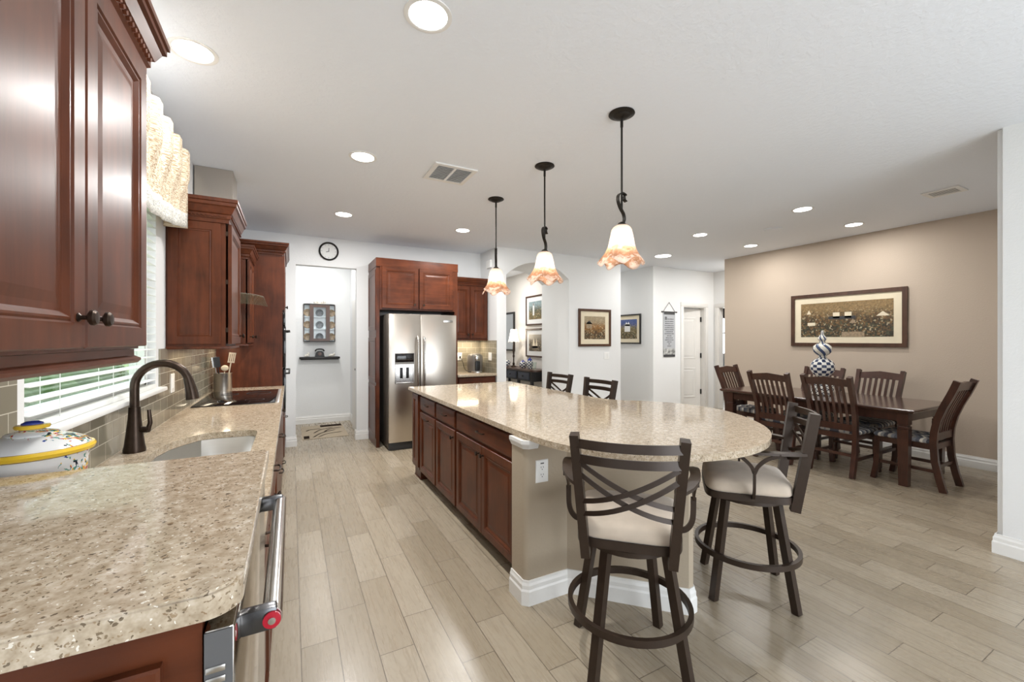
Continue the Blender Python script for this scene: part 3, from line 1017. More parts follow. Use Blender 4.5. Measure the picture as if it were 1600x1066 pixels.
def base_unit(name, label, y0, y1, x_front, doors, parent_loc=None, drawers=1, xb=-0.66):
    u = thing(name, label, 'cabinet', ((xb + x_front) / 2, (y0 + y1) / 2, 0))
    m = MB()
    m.box(xb, x_front, y0 + .001, y0 + 0.018, 0.10, 0.884); m.box(xb, x_front, y1 - .018, y1 - .001, 0.10, 0.884)
    m.box(xb, x_front, y0 + .018, y1 - .018, 0.10, 0.118); m.box(xb, xb + .015, y0 + .018, y1 - .018, 0.118, 0.884)
    m.box(x_front - .018, x_front, y0 + .018, y1 - .018, 0.118, 0.15)
    m.build('body', 'cherry', u, smooth=False)
    box(xb, x_front - 0.07, y0, y1, 0, 0.10).build('toe_kick', 'dark_gap', u, smooth=False)
    w_ = (y1 - y0 - 0.012)
    zs = [0.715, 0.86]
    if drawers == 1:
        d = MB().panel((x_front, y0 + .006, 0.715), (0, 1, 0), (0, 0, 1), (1, 0, 0), w_, 0.145, DRAW).build('drawer', 'cherry_y', u, smooth=False)
        pull(d, (x_front + .02, (y0 + y1) / 2, 0.79), (1, 0, 0), (0, 1, 0))
        ztop = 0.70
    else:
        hgt = 0.745 / drawers
        for k in range(drawers):
            d = MB().panel((x_front, y0 + .006, 0.115 + k * hgt), (0, 1, 0), (0, 0, 1), (1, 0, 0), w_, hgt - .012, DRAW).build('drawer', 'cherry_y', u, smooth=False)
            pull(d, (x_front + .02, (y0 + y1) / 2, 0.115 + k * hgt + hgt * .6), (1, 0, 0), (0, 1, 0))
        return u
    for k in range(doors):
        wd = w_ / doors
        d = MB().panel((x_front, y0 + .006 + k * wd + .001, 0.112), (0, 1, 0), (0, 0, 1), (1, 0, 0), wd - .002, ztop - .112, DOOR).build('door', 'cherry', u, smooth=False)
        ky = y0 + .006 + (k + 1) * wd - .035 if (k == 0) else y0 + .006 + k * wd + .035
        knob(d, (x_front + .02, ky, 0.645), (1, 0, 0))
    return u


XF = -0.095
base_unit('base_cabinet', 'cherry base cabinet under the counter just past the raised dishwasher', 1.20, 1.90, XF, 1)
base_unit('base_cabinet', 'cherry sink base cabinet with two doors under the faucet', 1.90, 2.88, XF, 2)
base_unit('base_cabinet', 'cherry drawer base cabinet between sink and cooktop', 2.88, 3.78, XF, 1, drawers=3)
base_unit('base_cabinet', 'cherry drawer base cabinet under the black cooktop', 3.78, 5.26, XF, 1, drawers=3)

# ---- lower worktop with sink cut-out
SK = [(-0.165, 1.95), (-0.165, 2.70), (-0.175, 2.745), (-0.205, 2.775), (-0.25, 2.785), (-0.38, 2.79), (-0.43, 2.775), (-0.485, 2.70), (-0.53, 2.60), (-0.552, 2.48), (-0.555, 1.95)]
m = MB().prism([(-0.692, 1.195), (-0.064, 1.195), (-0.064, 5.268), (-0.692, 5.268)], 0.886, 0.92, holes=[SK])
tag(m.build('worktop', 'quartz', None, smooth=False), 'speckled beige quartz worktop holding the sink and cooktop along the left wall', 'worktop')
sk = thing('kitchen_sink', 'stainless undermount sink set in the left counter below the bronze faucet', 'sink', (-0.36, 2.37, 0.67))
m = MB()
cx_, cy_ = -0.36, 2.37
rings = []
for f, z in ((1.03, 0.884), (1.0, 0.884), (1.0, 0.86), (0.985, 0.72), (0.93, 0.69), (0.15, 0.68)):
    rings.append([m.b.verts.new((cx_ + (a - cx_) * f, cy_ + (b - cy_) * f, z)) for a, b in SK])
for a, b in zip(rings, rings[1:]):
    for j in range(len(SK)):
        m._f([a[j], a[(j + 1) % len(SK)], b[(j + 1) % len(SK)], b[j]])
m._f(rings[-1])
m.thick = 0.002
m.build('basin', 'steel', sk)
MB().lathe([(0.045, 0.683), (0.045, 0.687), (0.03, 0.688), (0.028, 0.684)], (cx_, cy_, 0)).build('drain', 'chrome', sk)

# ---- faucet
fa = thing('faucet', 'oil-rubbed bronze gooseneck faucet standing behind the sink', 'faucet', (-0.63, 2.48, 0.92))
MB().lathe([(0.041, 0.92), (0.041, 0.932), (0.037, 0.95), (0.030, 1.01), (0.024, 1.07), (0.0215, 1.115), (0.0215, 1.125)], (-0.63, 2.48, 0), 24).build('body', 'oil_bronze', fa)
pts = [(-0.63, 2.48, 1.12), (-0.63, 2.48, 1.20)] + [(-0.53 + 0.10 * math.cos(PI - PI * 0.92 * i / 16), 2.48, 1.215 + 0.105 * math.sin(PI - PI * 0.92 * i / 16)) for i in range(17)]
MB().sweep(pts, 0.0175, 16, up=(0, 1, 0)).build('spout', 'oil_bronze', fa)
e = Vector(pts[-1])
MB().sweep([e + Vector((-.003, 0, .008)), e + Vector((.004, 0, -.02)), e + Vector((.012, 0, -.06)), e + Vector((.016, 0, -.095))], [0.0185, 0.021, 0.025, 0.027], 16, up=(0, 1, 0)).build('spray_head', 'oil_bronze', fa)
MB().cyl((-0.61, 2.475, 1.02), (-0.575, 2.462, 1.02), 0.014).sweep([(-0.578, 2.463, 1.02), (-0.57, 2.46, 1.05), (-0.575, 2.462, 1.11)], [0.010, 0.009, 0.007], 10).build('lever', 'oil_bronze', fa)

# ---- cooktop
ck = thing('cooktop', 'black glass cooktop set into the far part of the left counter', 'cooktop', (-0.38, 4.36, 0.92))
box(-0.665, -0.115, 3.87, 4.87, 0.9205, 0.928, bev=0.002).build('glass_top', 'cooktop_glass', ck)
box(-0.114, -0.088, 3.87, 4.87, 0.9205, 0.927, bev=0.002).build('steel_trim', 'steel', ck)
m = MB()
for x, y, r in ((-0.5, 4.1, .09), (-0.27, 4.1, .07), (-0.5, 4.62, .07), (-0.27, 4.62, .1)):
    m.lathe([(r, 0.9281), (r, 0.9285), (r - .003, 0.9285), (r - .003, 0.9281)], (x, y, 0), 32, cap=False)
m.build('burner_ring', 'dark_grey', ck)
# ---- range hood
hood = thing('range_hood', 'stainless chimney range hood with curved glass canopy above the cooktop', 'range hood', (-0.5, 4.31, 1.7))
box(-0.69, -0.43, 4.16, 4.46, 1.80, H - .002, bev=0.002).build('chimney', 'steel_v', hood)
box(-0.69, -0.42, 4.10, 4.52, 1.70, 1.768, bev=0.004).build('hood_body', 'steel', hood)
MB().grid(lambda u, v: (-0.69 + 0.49 * u, 3.95 + 0.72 * v, 1.806 - 0.03 * v - 0.025 * u ** 6), 14, 12, 0.006).build('glass_canopy', 'hood_glass', hood)
m = MB()
for y in (4.16, 4.46):
    m.lathe([(0.028, 1.694), (0.028, 1.701)], (-0.47, y - .02, 0), 16)
m.build('hood_lamp', 'led', hood)

# ---- utensils
cr = thing('utensil_crock', 'brushed steel crock holding cooking utensils beside the cooktop', 'crock', (-0.595, 4.97, 0.92))
MB().lathe([(0.072, 0.921), (0.075, 0.925), (0.075, 1.095), (0.078, 1.10), (0.072, 1.10), (0.069, 0.93), (0.002, 0.926)], (-0.595, 4.97, 0), 28).build('cup', 'steel_v', cr)


def utensil(name, label, base, tip, mat, kind):
    t = thing(name, label, 'utensil', base, 0, 'utensils in the steel crock')
    b = Vector(base); e = Vector(tip); d = (e - b).normalized()
    sd = Vector((0.93, 0.36, 0)); sd = (sd - d * sd.dot(d)).normalized(); nn = d.cross(sd)
    MB().sweep([b, e - d * .07], [0.006, 0.005], 8).build('handle', mat, t)
    m = MB()
    if kind == 'spatula':
        for k in range(4):
            m.obox(e - d * .02 + sd * (k - 1.5) * .016, sd, nn, d, .005, .0015, .04)
        m.obox(e + d * .025, sd, nn, d, .03, .0015, .008); m.obox(e - d * .062, sd, nn, d, .03, .0015, .006)
    elif kind == 'spoon':
        m.ball(e - d * .035, 0.036, 0.9, 0.35, 0.8)
    else:
        m.obox(e - d * .04, sd, nn, d, .022, .004, .05)
    m.build('head', mat, t)


utensil('slotted_spatula', 'cream slotted spatula standing in the steel crock', (-0.57, 4.95, .935), (-0.515, 4.93, 1.27), 'utensil_cream', 'spatula')
utensil('spoon', 'cream round spoon in the middle of the steel crock', (-0.595, 4.96, .935), (-0.575, 4.95, 1.185), 'utensil_cream', 'spoon')
utensil('turner', 'black turner leaning left in the steel crock', (-0.61, 4.96, .935), (-0.64, 4.93, 1.25), 'black', 'blade')
utensil('tongs', 'steel utensil at the left edge of the crock', (-0.625, 4.98, .935), (-0.668, 4.955, 1.25), 'chrome', 'blade')

# ---- raised dishwasher section in the foreground
rc = thing('dishwasher_cabinet', 'cherry end cabinet with a raised panel below the foreground counter', 'cabinet', (-0.4, 0.86, 0))
box(-0.69, -0.086, 0.562, 0.58, 0, 1.129).build('end_panel', 'cherry_x', rc, smooth=False)
MB().panel((-0.58, 0.562, 0.12), (1, 0, 0), (0, 0, 1), (0, -1, 0), 0.46, 0.97, [(0, 0), (0, 0.010), (0.003, 0.012), (0.012, 0.012), (0.02, 0.006), (0.03, 0.003), (0.06, 0.010)]).build('raised_panel', 'cherry', rc, smooth=False)
box(-0.69, -0.095, 1.168, 1.192, 0, 1.129).build('side_panel', 'cherry', rc, smooth=False)
box(-0.69, -0.12, 0.58, 1.168, 0.08, 0.285).build('plinth', 'cherry', rc, smooth=False)
d = MB().panel((-0.10, 0.585, 0.10), (0, 1, 0), (0, 0, 1), (1, 0, 0), 0.58, 0.18, DRAW).build('drawer', 'cherry_y', rc, smooth=False)
pull(d, (-0.08, 0.80, 0.22), (1, 0, 0), (0, 1, 0), 0.11, 'dark_iron', 0.035)
dw = thing('dishwasher', 'stainless dishwasher with a red-ended bar handle, raised under the foreground counter', 'dishwasher', (-0.3, 0.87, 0.29))
box(-0.68, -0.09, 0.585, 1.163, 0.29, 1.11).build('tub', 'dark_grey', dw, smooth=False)
dd = box(-0.084, -0.056, 0.557, 1.160, 0.30, 1.112, bev=0.003).build('door', 'steel_door', dw)
box(-0.0835, -0.0575, 0.5555, 0.5575, 0.31, 1.11).build('door_edge', 'edge_grey', dd, smooth=False)
m = MB()
for k in range(4):
    m.box(-0.0825, -0.064, 0.5535, 0.556, 1.066 - k * .012, 1.073 - k * .012, bev=0.001)
m.build('vent', 'chrome', dd)
MB().sweep([(-0.022, 0.625, 1.068), (-0.022, 1.075, 1.068)], 0.0125, 20).build('handle', 'chrome', dd)
for y in (0.632, 1.066):
    m = MB(); m.box(-0.058, -0.016, y - .009, y + .009, 1.053, 1.083, bev=0.004)
    br = m.build('handle_bracket', 'dark_chrome', dd)
md = MB().lathe([(0.0105, 0), (0.0105, -.003), (0.002, -.004)], (-0.022, 0.6225, 1.068), 20, axis='y').build('medallion', 'red_enamel', dd)
md['label'] = 'red enamel end cap'
MB().lathe([(0.0045, 0), (0.0045, -.0012), (0.001, -.0015)], (-0.022, 0.6185, 1.068), 14, axis='y').build('medallion_centre', 'chrome', md)
# raised slab with a rounded near corner
r = 0.035
slab = [(-0.692, 0.545), (-0.049 - r, 0.545)] + [(-0.049 - r + r * math.sin(a), 0.545 + r - r * math.cos(a)) for a in [PI / 2 * i / 8 for i in range(1, 9)]] + [(-0.049, 1.192), (-0.692, 1.192)]
m = MB().prism(slab, 1.13, 1.16)
es = [e for e in m.b.edges if e.verts[0].co.z > 1.159 and e.verts[1].co.z > 1.159]
bmesh.ops.bevel(m.b, geom=es, offset=0.004, segments=2, affect='EDGES')
tag(m.build('raised_worktop', 'quartz', None), 'raised speckled quartz slab filling the lower left foreground', 'worktop')

# ---- painted tureen
tu = thing('tureen', 'white ceramic tureen with yellow rims and painted flowers behind the raised slab', 'tureen', (-0.515, 1.335, 0.921), 0)
RT = math.atan2(.36, .93)
C0 = (-0.515, 1.335, 0)
MB().lathe([(0.07, .921), (0.078, .93), (0.07, .945), (0.10, 1.02), (0.118, 1.10), (0.126, 1.172), (0.12, 1.172), (0.09, 1.05), (0.03, 0.97)], C0, 40, 0.73, 0.72, rot=RT).build('bowl', 'ceramic_painted', tu)
MB().lathe([(0.124, 1.172), (0.138, 1.176), (0.141, 1.183), (0.137, 1.189), (0.122, 1.190)], C0, 40, 0.73, 0.72, rot=RT).build('rim', 'ceramic_yellow', tu)
ld = MB().lathe([(0.13, 1.190), (0.118, 1.200), (0.085, 1.211), (0.056, 1.216), (0.060, 1.219), (0.056, 1.222), (0.03, 1.227), (0.022, 1.230)], C0, 40, 0.73, 0.72, rot=RT).build('lid', 'lid_painted', tu)
kb = MB().lathe([(0.022, 1.229), (0.030, 1.231), (0.032, 1.235), (0.030, 1.239), (0.020, 1.240)], C0, 28, 0.9, 0.8, rot=RT).build('lid_ring', 'ceramic_yellow', ld)
MB().lathe([(0.018, 1.239), (0.017, 1.243), (0.010, 1.247), (0.002, 1.248)], C0, 24, 1.0, 0.8, rot=RT).build('lid_knob', 'ceramic_blue', ld)
# ---- blinds and valance
bl = thing('window_blinds', 'white horizontal slat blinds hanging in the kitchen window', 'blinds', (-0.72, 2.45, 1.16))
m = MB()
nsl = 26
for k in range(nsl):
    z = 1.20 + k * 0.044
    m.obox((-0.718, (WY0 + WY1) / 2, z), (math.cos(.1), 0, -math.sin(.1)), (0, 1, 0), (math.sin(.1), 0, math.cos(.1)), 0.024, (WY1 - WY0) / 2 - .012, 0.0013)
m.build('slats', 'blind_white', bl, smooth=False)
box(-0.742, -0.694, WY0 + .01, WY1 - .01, 1.1505, 1.173, bev=0.004).build('bottom_rail', 'blind_white', bl)
box(-0.742, -0.694, WY0 + .01, WY1 - .01, 2.30, 2.348, bev=0.004).build('head_rail', 'blind_white', bl)
m = MB()
for y in (WY0 + .2, (WY0 + WY1) / 2, WY1 - .2):
    m.cyl((-0.694, y, 1.17), (-0.694, y, 2.31), 0.0012, n=6); m.cyl((-0.742, y, 1.17), (-0.742, y, 2.31), 0.0012, n=6)
m.build('ladder_cord', 'blind_white', bl)
va = thing('valance', 'pleated woven beige valance with a pale border over the kitchen window', 'valance', (-0.6, 2.45, 2.0))
VY0, VY1 = 1.64, 3.27
def vfront(u, v):
    y = VY0 + (VY1 - VY0) * u
    fr = (u * 8) % 1.0
    d_ = abs(fr - .5)
    goblet = 1 - min(1, max(0, (d_ - .16) / .12))
    goblet = goblet * goblet * (3 - 2 * goblet)
    k_ = min(1, max(0, (v - .35) / .3))
    pl = .032 * goblet * k_ + .006 * math.cos(2 * PI * fr) * (1 - k_)
    s_ = min(1, max(0, (u - .4) / .6))
    zb = 2.03 + .11 * s_ * s_
    return (-0.585 + pl, y, zb + (2.575 - zb) * v)
MB().grid(vfront, 160, 14, 0.003).build('fabric_front', 'valance', va, angle=80)
MB().grid(lambda u, v: (vfront(u, v * .2)[0] + .004, vfront(u, v * .2)[1], vfront(u, v * .2)[2] - .004), 112, 3, 0.002).build('border', 'valance_border', va, angle=80)
MB().grid(lambda u, v: (-0.695 + 0.12 * u, VY1, 2.13 + 0.42 * v), 6, 6, 0.003).build('fabric_return', 'valance', va)
box(-0.695, -0.58, VY0, VY1, 2.50, 2.52).build('mounting_board', 'white_paint', va, smooth=False)


# ---- electrical plates
def outlet(name, label, o, u, n, kind='outlet', grp=None):
    """o = centre on the wall, u = horizontal along wall, n = outward"""
    t = thing(name, label, 'outlet' if kind != 'switch' else 'light switch', o)
    o = Vector(o); u = Vector(u); n = Vector(n); z = Vector((0, 0, 1))
    wd = 0.04 if kind != 'double' else 0.058
    m = MB().panel(o - u * wd - z * .062, u, z, n, wd * 2, .124, [(0, 0.0005), (0, 0.003), (0.004, 0.006), (0.01, 0.006)])
    m.build('cover_plate', 'white_plastic', t)
    if kind == 'switch' or kind == 'double':
        for k in ((0,) if kind == 'switch' else (-1, 1)):
            m = MB(); m.obox(o + u * (k * .024) + n * .007, u, n, z, .014, .003, .032)
            m.build('rocker', 'white_plastic', t, smooth=False)
    else:
        m = MB()
        for zc in (-0.024, 0.016):
            for k in (-1, 1):
                m.obox(o + u * (k * .007) + z * (zc + .006) + n * .006, u, n, z, .0013, .0008, .0045)
            m.obox(o + z * (zc - .006) + n * .006, u, n, z, .0025, .0008, .0025)
        m.obox(o + z * .043 + n * .006, u, n, z, .011, .0008, .0035)
        m.build('socket_slots', 'grey_slot', t, smooth=False)
    return t


outlet('outlet', 'white outlet plate on the tile backsplash right of the kitchen window', (-0.692, 3.47, 1.145), (0, 1, 0), (1, 0, 0), 'switch')

# ================================================================== ISLAND
XI = 1.168
def island_unit(name, label, y0, y1, ndoor, handle):
    u = thing(name, label, 'cabinet', (1.45, (y0 + y1) / 2, 0), 0, 'island base cabinets')
    box(XI, 1.75, y0 + .001, y1 - .001, 0.095, 0.884).build('body', 'cherry', u, smooth=False)
    box(XI + 0.075, 1.75, y0, y1, 0, 0.095).build('toe_kick', 'frame_brown', u, smooth=False)
    g = 0.014
    d = MB().panel((XI, y1 - g, 0.725), (0, -1, 0), (0, 0, 1), (-1, 0, 0), y1 - y0 - 2 * g, 0.135, DRAW).build('drawer', 'cherry_y', u, smooth=False)
    pull(d, (XI - .02, (y0 + y1) / 2, 0.795), (-1, 0, 0), (0, 1, 0), 0.10, 'oil_bronze', 0.026)
    wd = (y1 - y0 - 2 * g) / ndoor
    for k in range(ndoor):
        d = MB().panel((XI, y0 + g + (k + 1) * wd - .002, 0.105), (0, -1, 0), (0, 0, 1), (-1, 0, 0), wd - .004, 0.60, DOOR).build('door', 'cherry', u, smooth=False)
        if handle == 'pull':
            pull(d, (XI - .02, (y0 + y1) / 2, 0.66), (-1, 0, 0), (0, 1, 0), 0.10, 'oil_bronze', 0.026)
        else:
            ky = {('knob', 0): y0 + g + .04}.get((handle, k)) if ndoor == 1 else (y0 + g + wd - .035 if k == 0 else y0 + g + wd + .035)
            knob(d, (XI - .02, ky, 0.645), (-1, 0, 0))
    return u


island_unit('island_cabinet', 'narrow cherry island cabinet with a drawer and a pull-out door, farthest from the camera', 3.645, 4.165, 1, 'pull')
island_unit('island_cabinet', 'narrow cherry island cabinet with one drawer and a knobbed door, in the middle', 3.125, 3.640, 1, 'knob')
island_unit('island_cabinet', 'wide cherry island cabinet with two doors beside the taupe half wall', 2.115, 3.120, 2, 'knob')
ep = thing('island_end_panel', 'narrow cherry end panel with a small foot at the fridge end of the island', 'panel', (1.4, 4.3, 0))
box(XI - .02, 1.75, 4.17, 4.42, 0.11, 0.884).build('body', 'cherry', ep, smooth=False)
MB().panel((XI - .02, 4.405, 0.13), (0, -1, 0), (0, 0, 1), (-1, 0, 0), 0.22, 0.74, SIDE).build('face_panel', 'cherry', ep, smooth=False)
m = MB(); m.box(XI + .0, XI + .08, 4.19, 4.40, 0.012, 0.11); m.box(XI - .006, XI + .086, 4.184, 4.406, 0, 0.016, bev=0.004)
m.build('foot', 'cherry', ep)

# half wall: leg beside the cabinets, face along x, then a diagonal fin under the round end
m = MB()
pw = [(1.112, 2.10), (1.112, 1.985)] + [(1.152 - .04 * math.cos(a), 1.985 - .04 * math.sin(a)) for a in [PI / 2 * i / 6 for i in range(1, 7)]] + \
     [(1.385, 1.945), (1.835, 1.49), (1.875, 1.495), (1.955, 1.60), (1.62, 1.98), (1.62, 2.10)]
m.prism(pw, 0, 0.886)
struct('wall_island', m, 'wall_taupe')
prof = [(0, 0), (0.018, 0), (0.018, 0.075), (0.013, 0.085), (0.013, 0.105), (0.008, 0.118), (0.006, 0.13), (0, 0.13)]
struct('baseboard_island', MB().moulding([(1.112, 2.10), (1.112, 1.965), (1.133, 1.945), (1.385, 1.945), (1.835, 1.49), (1.875, 1.495), (1.955, 1.60)], prof, 1), 'white_paint', smooth=False)
struct('trim_8', MB().moulding([(1.112, 2.10), (1.112, 1.965), (1.133, 1.945), (1.19, 1.945)], [(0, 0.838), (0.004, 0.838), (0.008, 0.848), (0.016, 0.862), (0.018, 0.868), (0.018, 0.886), (0, 0.886)], 1), 'white_paint', smooth=False)
outlet('outlet', 'white duplex outlet on the taupe half wall under the island top', (1.215, 1.945, 0.71), (1, 0, 0), (0, -1, 0))

isl = [(1.12, 4.51), (1.121, 2.25), (1.124, 2.05), (1.133, 1.87), (1.155, 1.73), (1.195, 1.61), (1.262, 1.49), (1.34, 1.40), (1.45, 1.31), (1.573, 1.25), (1.70, 1.215), (1.85, 1.20), (2.0, 1.215), (2.14, 1.255), (2.29, 1.33), (2.43, 1.435), (2.55, 1.565), (2.66, 1.72), (2.74, 1.88), (2.785, 2.05), (2.78, 2.22), (2.725, 2.38), (2.62, 2.53), (2.50, 2.64), (2.42, 2.74), (2.38, 2.88), (2.37, 3.1), (2.37, 4.51)]
# smooth the outline of the round end
sm = [Vector((a, b, 0)) for a, b in isl[1:-1]]
sm = bez(sm, 4)
poly = [isl[0]] + [(p.x, p.y) for p in sm] + [isl[-1]]
m = MB().prism(poly, 0.888, 0.92)
es = [e for e in m.b.edges if e.verts[0].co.z > 0.9 and e.verts[1].co.z > 0.9]
bmesh.ops.bevel(m.b, geom=es, offset=0.004, segments=2, affect='EDGES')
tag(m.build('island_worktop', 'quartz', None), 'speckled beige quartz island top with a large round end', 'worktop')
# back of the island (knee wall carrying the overhang)
struct('wall_island_back', box(1.76, 1.90, 2.11, 4.42, 0, 0.886), 'wall_taupe', smooth=False)

# ================================================================== FRIDGE WALL
fe = thing('fridge_surround', 'tall cherry surround with two doors above the refrigerator', 'cabinet', (1.55, 6.0, 0))
m = MB(); m.box(0.99, 1.035, 5.70, 6.295, 0, 2.43); m.box(2.075, 2.12, 5.68, 6.295, 0, 2.43)
m.build('side_panel', 'cherry', fe, smooth=False)
m = MB()
for z0, z1 in ((0.12, 0.82), (0.86, 1.46), (1.56, 2.36)):
    m.panel((0.99, 6.28, z0), (0, -1, 0), (0, 0, 1), (-1, 0, 0), 0.56, z1 - z0, [(0, 0), (0, 0.006), (0.003, 0.008), (0.05, 0.008), (0.055, 0.004), (0.07, 0.002)])
m.build('panel_mouldings', 'cherry', fe, smooth=False)
box(1.035, 2.075, 5.68, 6.295, 1.83, 2.43).build('upper_box', 'cherry_x', fe, smooth=False)
for k, x in enumerate((1.06, 1.56)):
    d = MB().panel((x, 5.68, 1.85), (1, 0, 0), (0, 0, 1), (0, -1, 0), 0.485, 0.56, DOOR).build('door', 'cherry_x', fe, smooth=False)
    knob(d, (1.49 if k == 0 else 1.615, 5.66, 1.905), (0, -1, 0))
crown([(0.985, 6.295), (0.985, 5.675), (2.125, 5.675), (2.125, 6.295)], 2.40, fe, 0.115, 0.075, flip=-1, mat='cherry_x')

fr = thing('refrigerator', 'stainless side-by-side refrigerator with ice dispenser in the cherry surround', 'refrigerator', (1.555, 5.85, 0))
box(1.10, 2.01, 5.50, 6.27, 0.03, 1.765, bev=0.004).build('body', 'fridge_side', fr)
box(1.11, 2.00, 5.47, 5.55, 0.0, 0.10, bev=0.004).build('base_grille', 'dark_grey', fr)
fd = box(1.10, 1.507, 5.43, 5.497, 0.105, 1.765, bev=0.006).build('freezer_door', 'steel_v', fr)
rd = box(1.513, 2.01, 5.43, 5.497, 0.105, 1.765, bev=0.006).build('fridge_door', 'steel_v', fr)
for x, dr_ in ((1.468, fd), (1.552, rd)):
    MB().sweep([(x, 5.43, 1.47), (x, 5.385, 1.445), (x, 5.375, 1.40), (x, 5.375, 0.62), (x, 5.385, 0.575), (x, 5.43, 0.55)], 0.0135, 12, up=(1, 0, 0)).build('handle', 'chrome', dr_)
dp = box(1.175, 1.425, 5.427, 5.4315, 0.86, 1.255, bev=0.001).build('dispenser', 'mid_grey', fd, smooth=False)
box(1.18, 1.42, 5.4235, 5.427, 1.14, 1.25, bev=0.001).build('display', 'cooktop_glass', dp)
m = MB()
m.panel((1.18, 5.4268, 0.865), (1, 0, 0), (0, 0, 1), (0, -1, 0), 0.24, 0.245, [(0, 0), (0, 0.004), (0.008, 0.004), (0.012, 0.001)])
m.build('recess', 'chrome', dp, smooth=False)
for x in (1.24, 1.32):
    box(x, x + .035, 5.415, 5.4255, 0.93, 1.07, bev=0.004).build('paddle', 'black', dp)
box(1.825, 1.955, 5.427, 5.4305, 1.665, 1.70, bev=0.001).build('badge', 'chrome', rd)

cu = thing('wall_cabinet', 'cherry two-door wall cabinet above the coffee maker', 'cabinet', (2.43, 6.13, 1.42))
box(2.13, 2.735, 5.99, 6.295, 1.435, 2.28).build('body', 'cherry', cu, smooth=False)
for k, x in enumerate((2.145, 2.437)):
    d = MB().panel((x, 5.99, 1.45), (1, 0, 0), (0, 0, 1), (0, -1, 0), 0.287, 0.80, DOOR).build('door', 'cherry', cu, smooth=False)
    knob(d, (2.40 if k == 0 else 2.47, 5.97, 1.51), (0, -1, 0))
box(2.13, 2.735, 5.975, 6.0, 1.42, 1.436, bev=0.003).build('light_rail', 'cherry_x', cu)
crown([(2.127, 5.985), (2.738, 5.985)], 2.27, cu, 0.11, 0.06, flip=1, mat='cherry_x')
cb = thing('base_cabinet', 'cherry base cabinet under the coffee maker counter', 'cabinet', (2.43, 6.0, 0))
box(2.13, 2.735, 5.70, 6.285, 0.10, 0.886).build('body', 'cherry', cb, smooth=False)
box(2.13, 2.735, 5.77, 6.285, 0, 0.10).build('toe_kick', 'dark_gap', cb, smooth=False)
d = MB().panel((2.14, 5.70, 0.70), (1, 0, 0), (0, 0, 1), (0, -1, 0), 0.585, 0.165, DRAW).build('drawer', 'cherry_x', cb, smooth=False)
pull(d, (2.43, 5.68, 0.79), (0, -1, 0), (1, 0, 0))
for k, x in enumerate((2.14, 2.434)):
    d = MB().panel((x, 5.70, 0.11), (1, 0, 0), (0, 0, 1), (0, -1, 0), 0.289, 0.575, DOOR).build('door', 'cherry', cb, smooth=False)
    knob(d, (2.40 if k == 0 else 2.465, 5.68, 0.63), (0, -1, 0))
tag(box(2.122, 2.741, 5.655, 6.288, 0.888, 0.922, bev=0.003).build('worktop', 'quartz', None), 'short beige quartz worktop in the corner right of the refrigerator', 'worktop')
cf = thing('coffee_maker', 'silver and black single-serve coffee maker on the corner counter', 'coffee maker', (2.56, 6.08, 0.923))
MB().lathe([(0.10, .923), (0.115, .93), (0.122, 1.05), (0.12, 1.17), (0.10, 1.20), (0.05, 1.212), (0.01, 1.214)], (2.56, 6.08, 0), 28, 1.0, 1.15).build('housing', 'mid_grey', cf)
box(2.505, 2.585, 5.925, 5.96, 0.95, 1.10, bev=0.01).build('cup_bay', 'black', cf)
box(2.51, 2.58, 5.925, 5.965, 1.105, 1.185, bev=0.012).build('brew_head', 'chrome', cf)
MB().lathe([(0.085, .924), (0.085, .94), (0.07, .942)], (2.545, 5.97, 0), 24).build('drip_tray', 'steel', cf)
outlet('outlet', 'white outlet on the tile left of the coffee maker with a black plug', (2.38, 6.29, 1.16), (1, 0, 0), (0, -1, 0))
outlet('light_switch', 'white double switch on the corner tile right of the coffee maker', (2.741, 5.90, 1.17), (0, -1, 0), (-1, 0, 0), 'double')
pc = MB().sweep(bez([(2.385, 6.275, 1.155), (2.40, 6.25, 1.12), (2.425, 6.24, 1.05), (2.45, 6.23, 0.96), (2.48, 6.20, 0.932)], 8), 0.004, 8).box(2.375, 2.397, 6.262, 6.283, 1.14, 1.166, bev=0.004)
tag(pc.build('power_cord', 'black', None), 'black power cord plugged in behind the coffee maker', 'cord')
chm = tag(MB().box(2.715, 2.7495, 5.84, 6.0, 2.55, 2.67, bev=0.006).build('door_chime', 'white_plastic', None), 'white door chime box high on the wall beside the arch', 'door chime')

# ---- clock
ckl = thing('wall_clock', 'round black-rimmed wall clock above the pantry opening', 'clock', (0.46, 6.29, 2.655))
MB().lathe([(0.10, 0), (0.126, 0), (0.128, -.02), (0.118, -.03), (0.108, -.022), (0.104, -.008)], (0.46, 6.299, 2.655), 40, axis='y', cap=False).build('rim', 'black_wood', ckl)
fc = MB().lathe([(0.107, 0), (0.107, -.006), (0.001, -.006)], (0.46, 6.299, 2.655), 40, axis='y').build('clock_face', 'mat_white', ckl)
m = MB()
for k in range(12):
    a = 2 * PI * k / 12
    L = .010 if k % 3 == 0 else .006
    m.obox((0.46 + .09 * math.sin(a), 6.2922, 2.655 + .09 * math.cos(a)), (math.cos(a), 0, -math.sin(a)), (0, 1, 0), (math.sin(a), 0, math.cos(a)), .0018, .0006, L)
m.build('hour_marks', 'grey_slot', fc, smooth=False)
for a, L, wv in ((0.06, .04, .0035), (-1.9, .03, .0035)):
    m = MB(); m.obox((0.46 + L / 2 * math.sin(a), 6.2905, 2.655 + L / 2 * math.cos(a)), (math.cos(a), 0, -math.sin(a)), (0, 1, 0), (math.sin(a), 0, math.cos(a)), wv, .0008, L / 2 + .006)
    m.build('hand', 'black', fc, smooth=False)

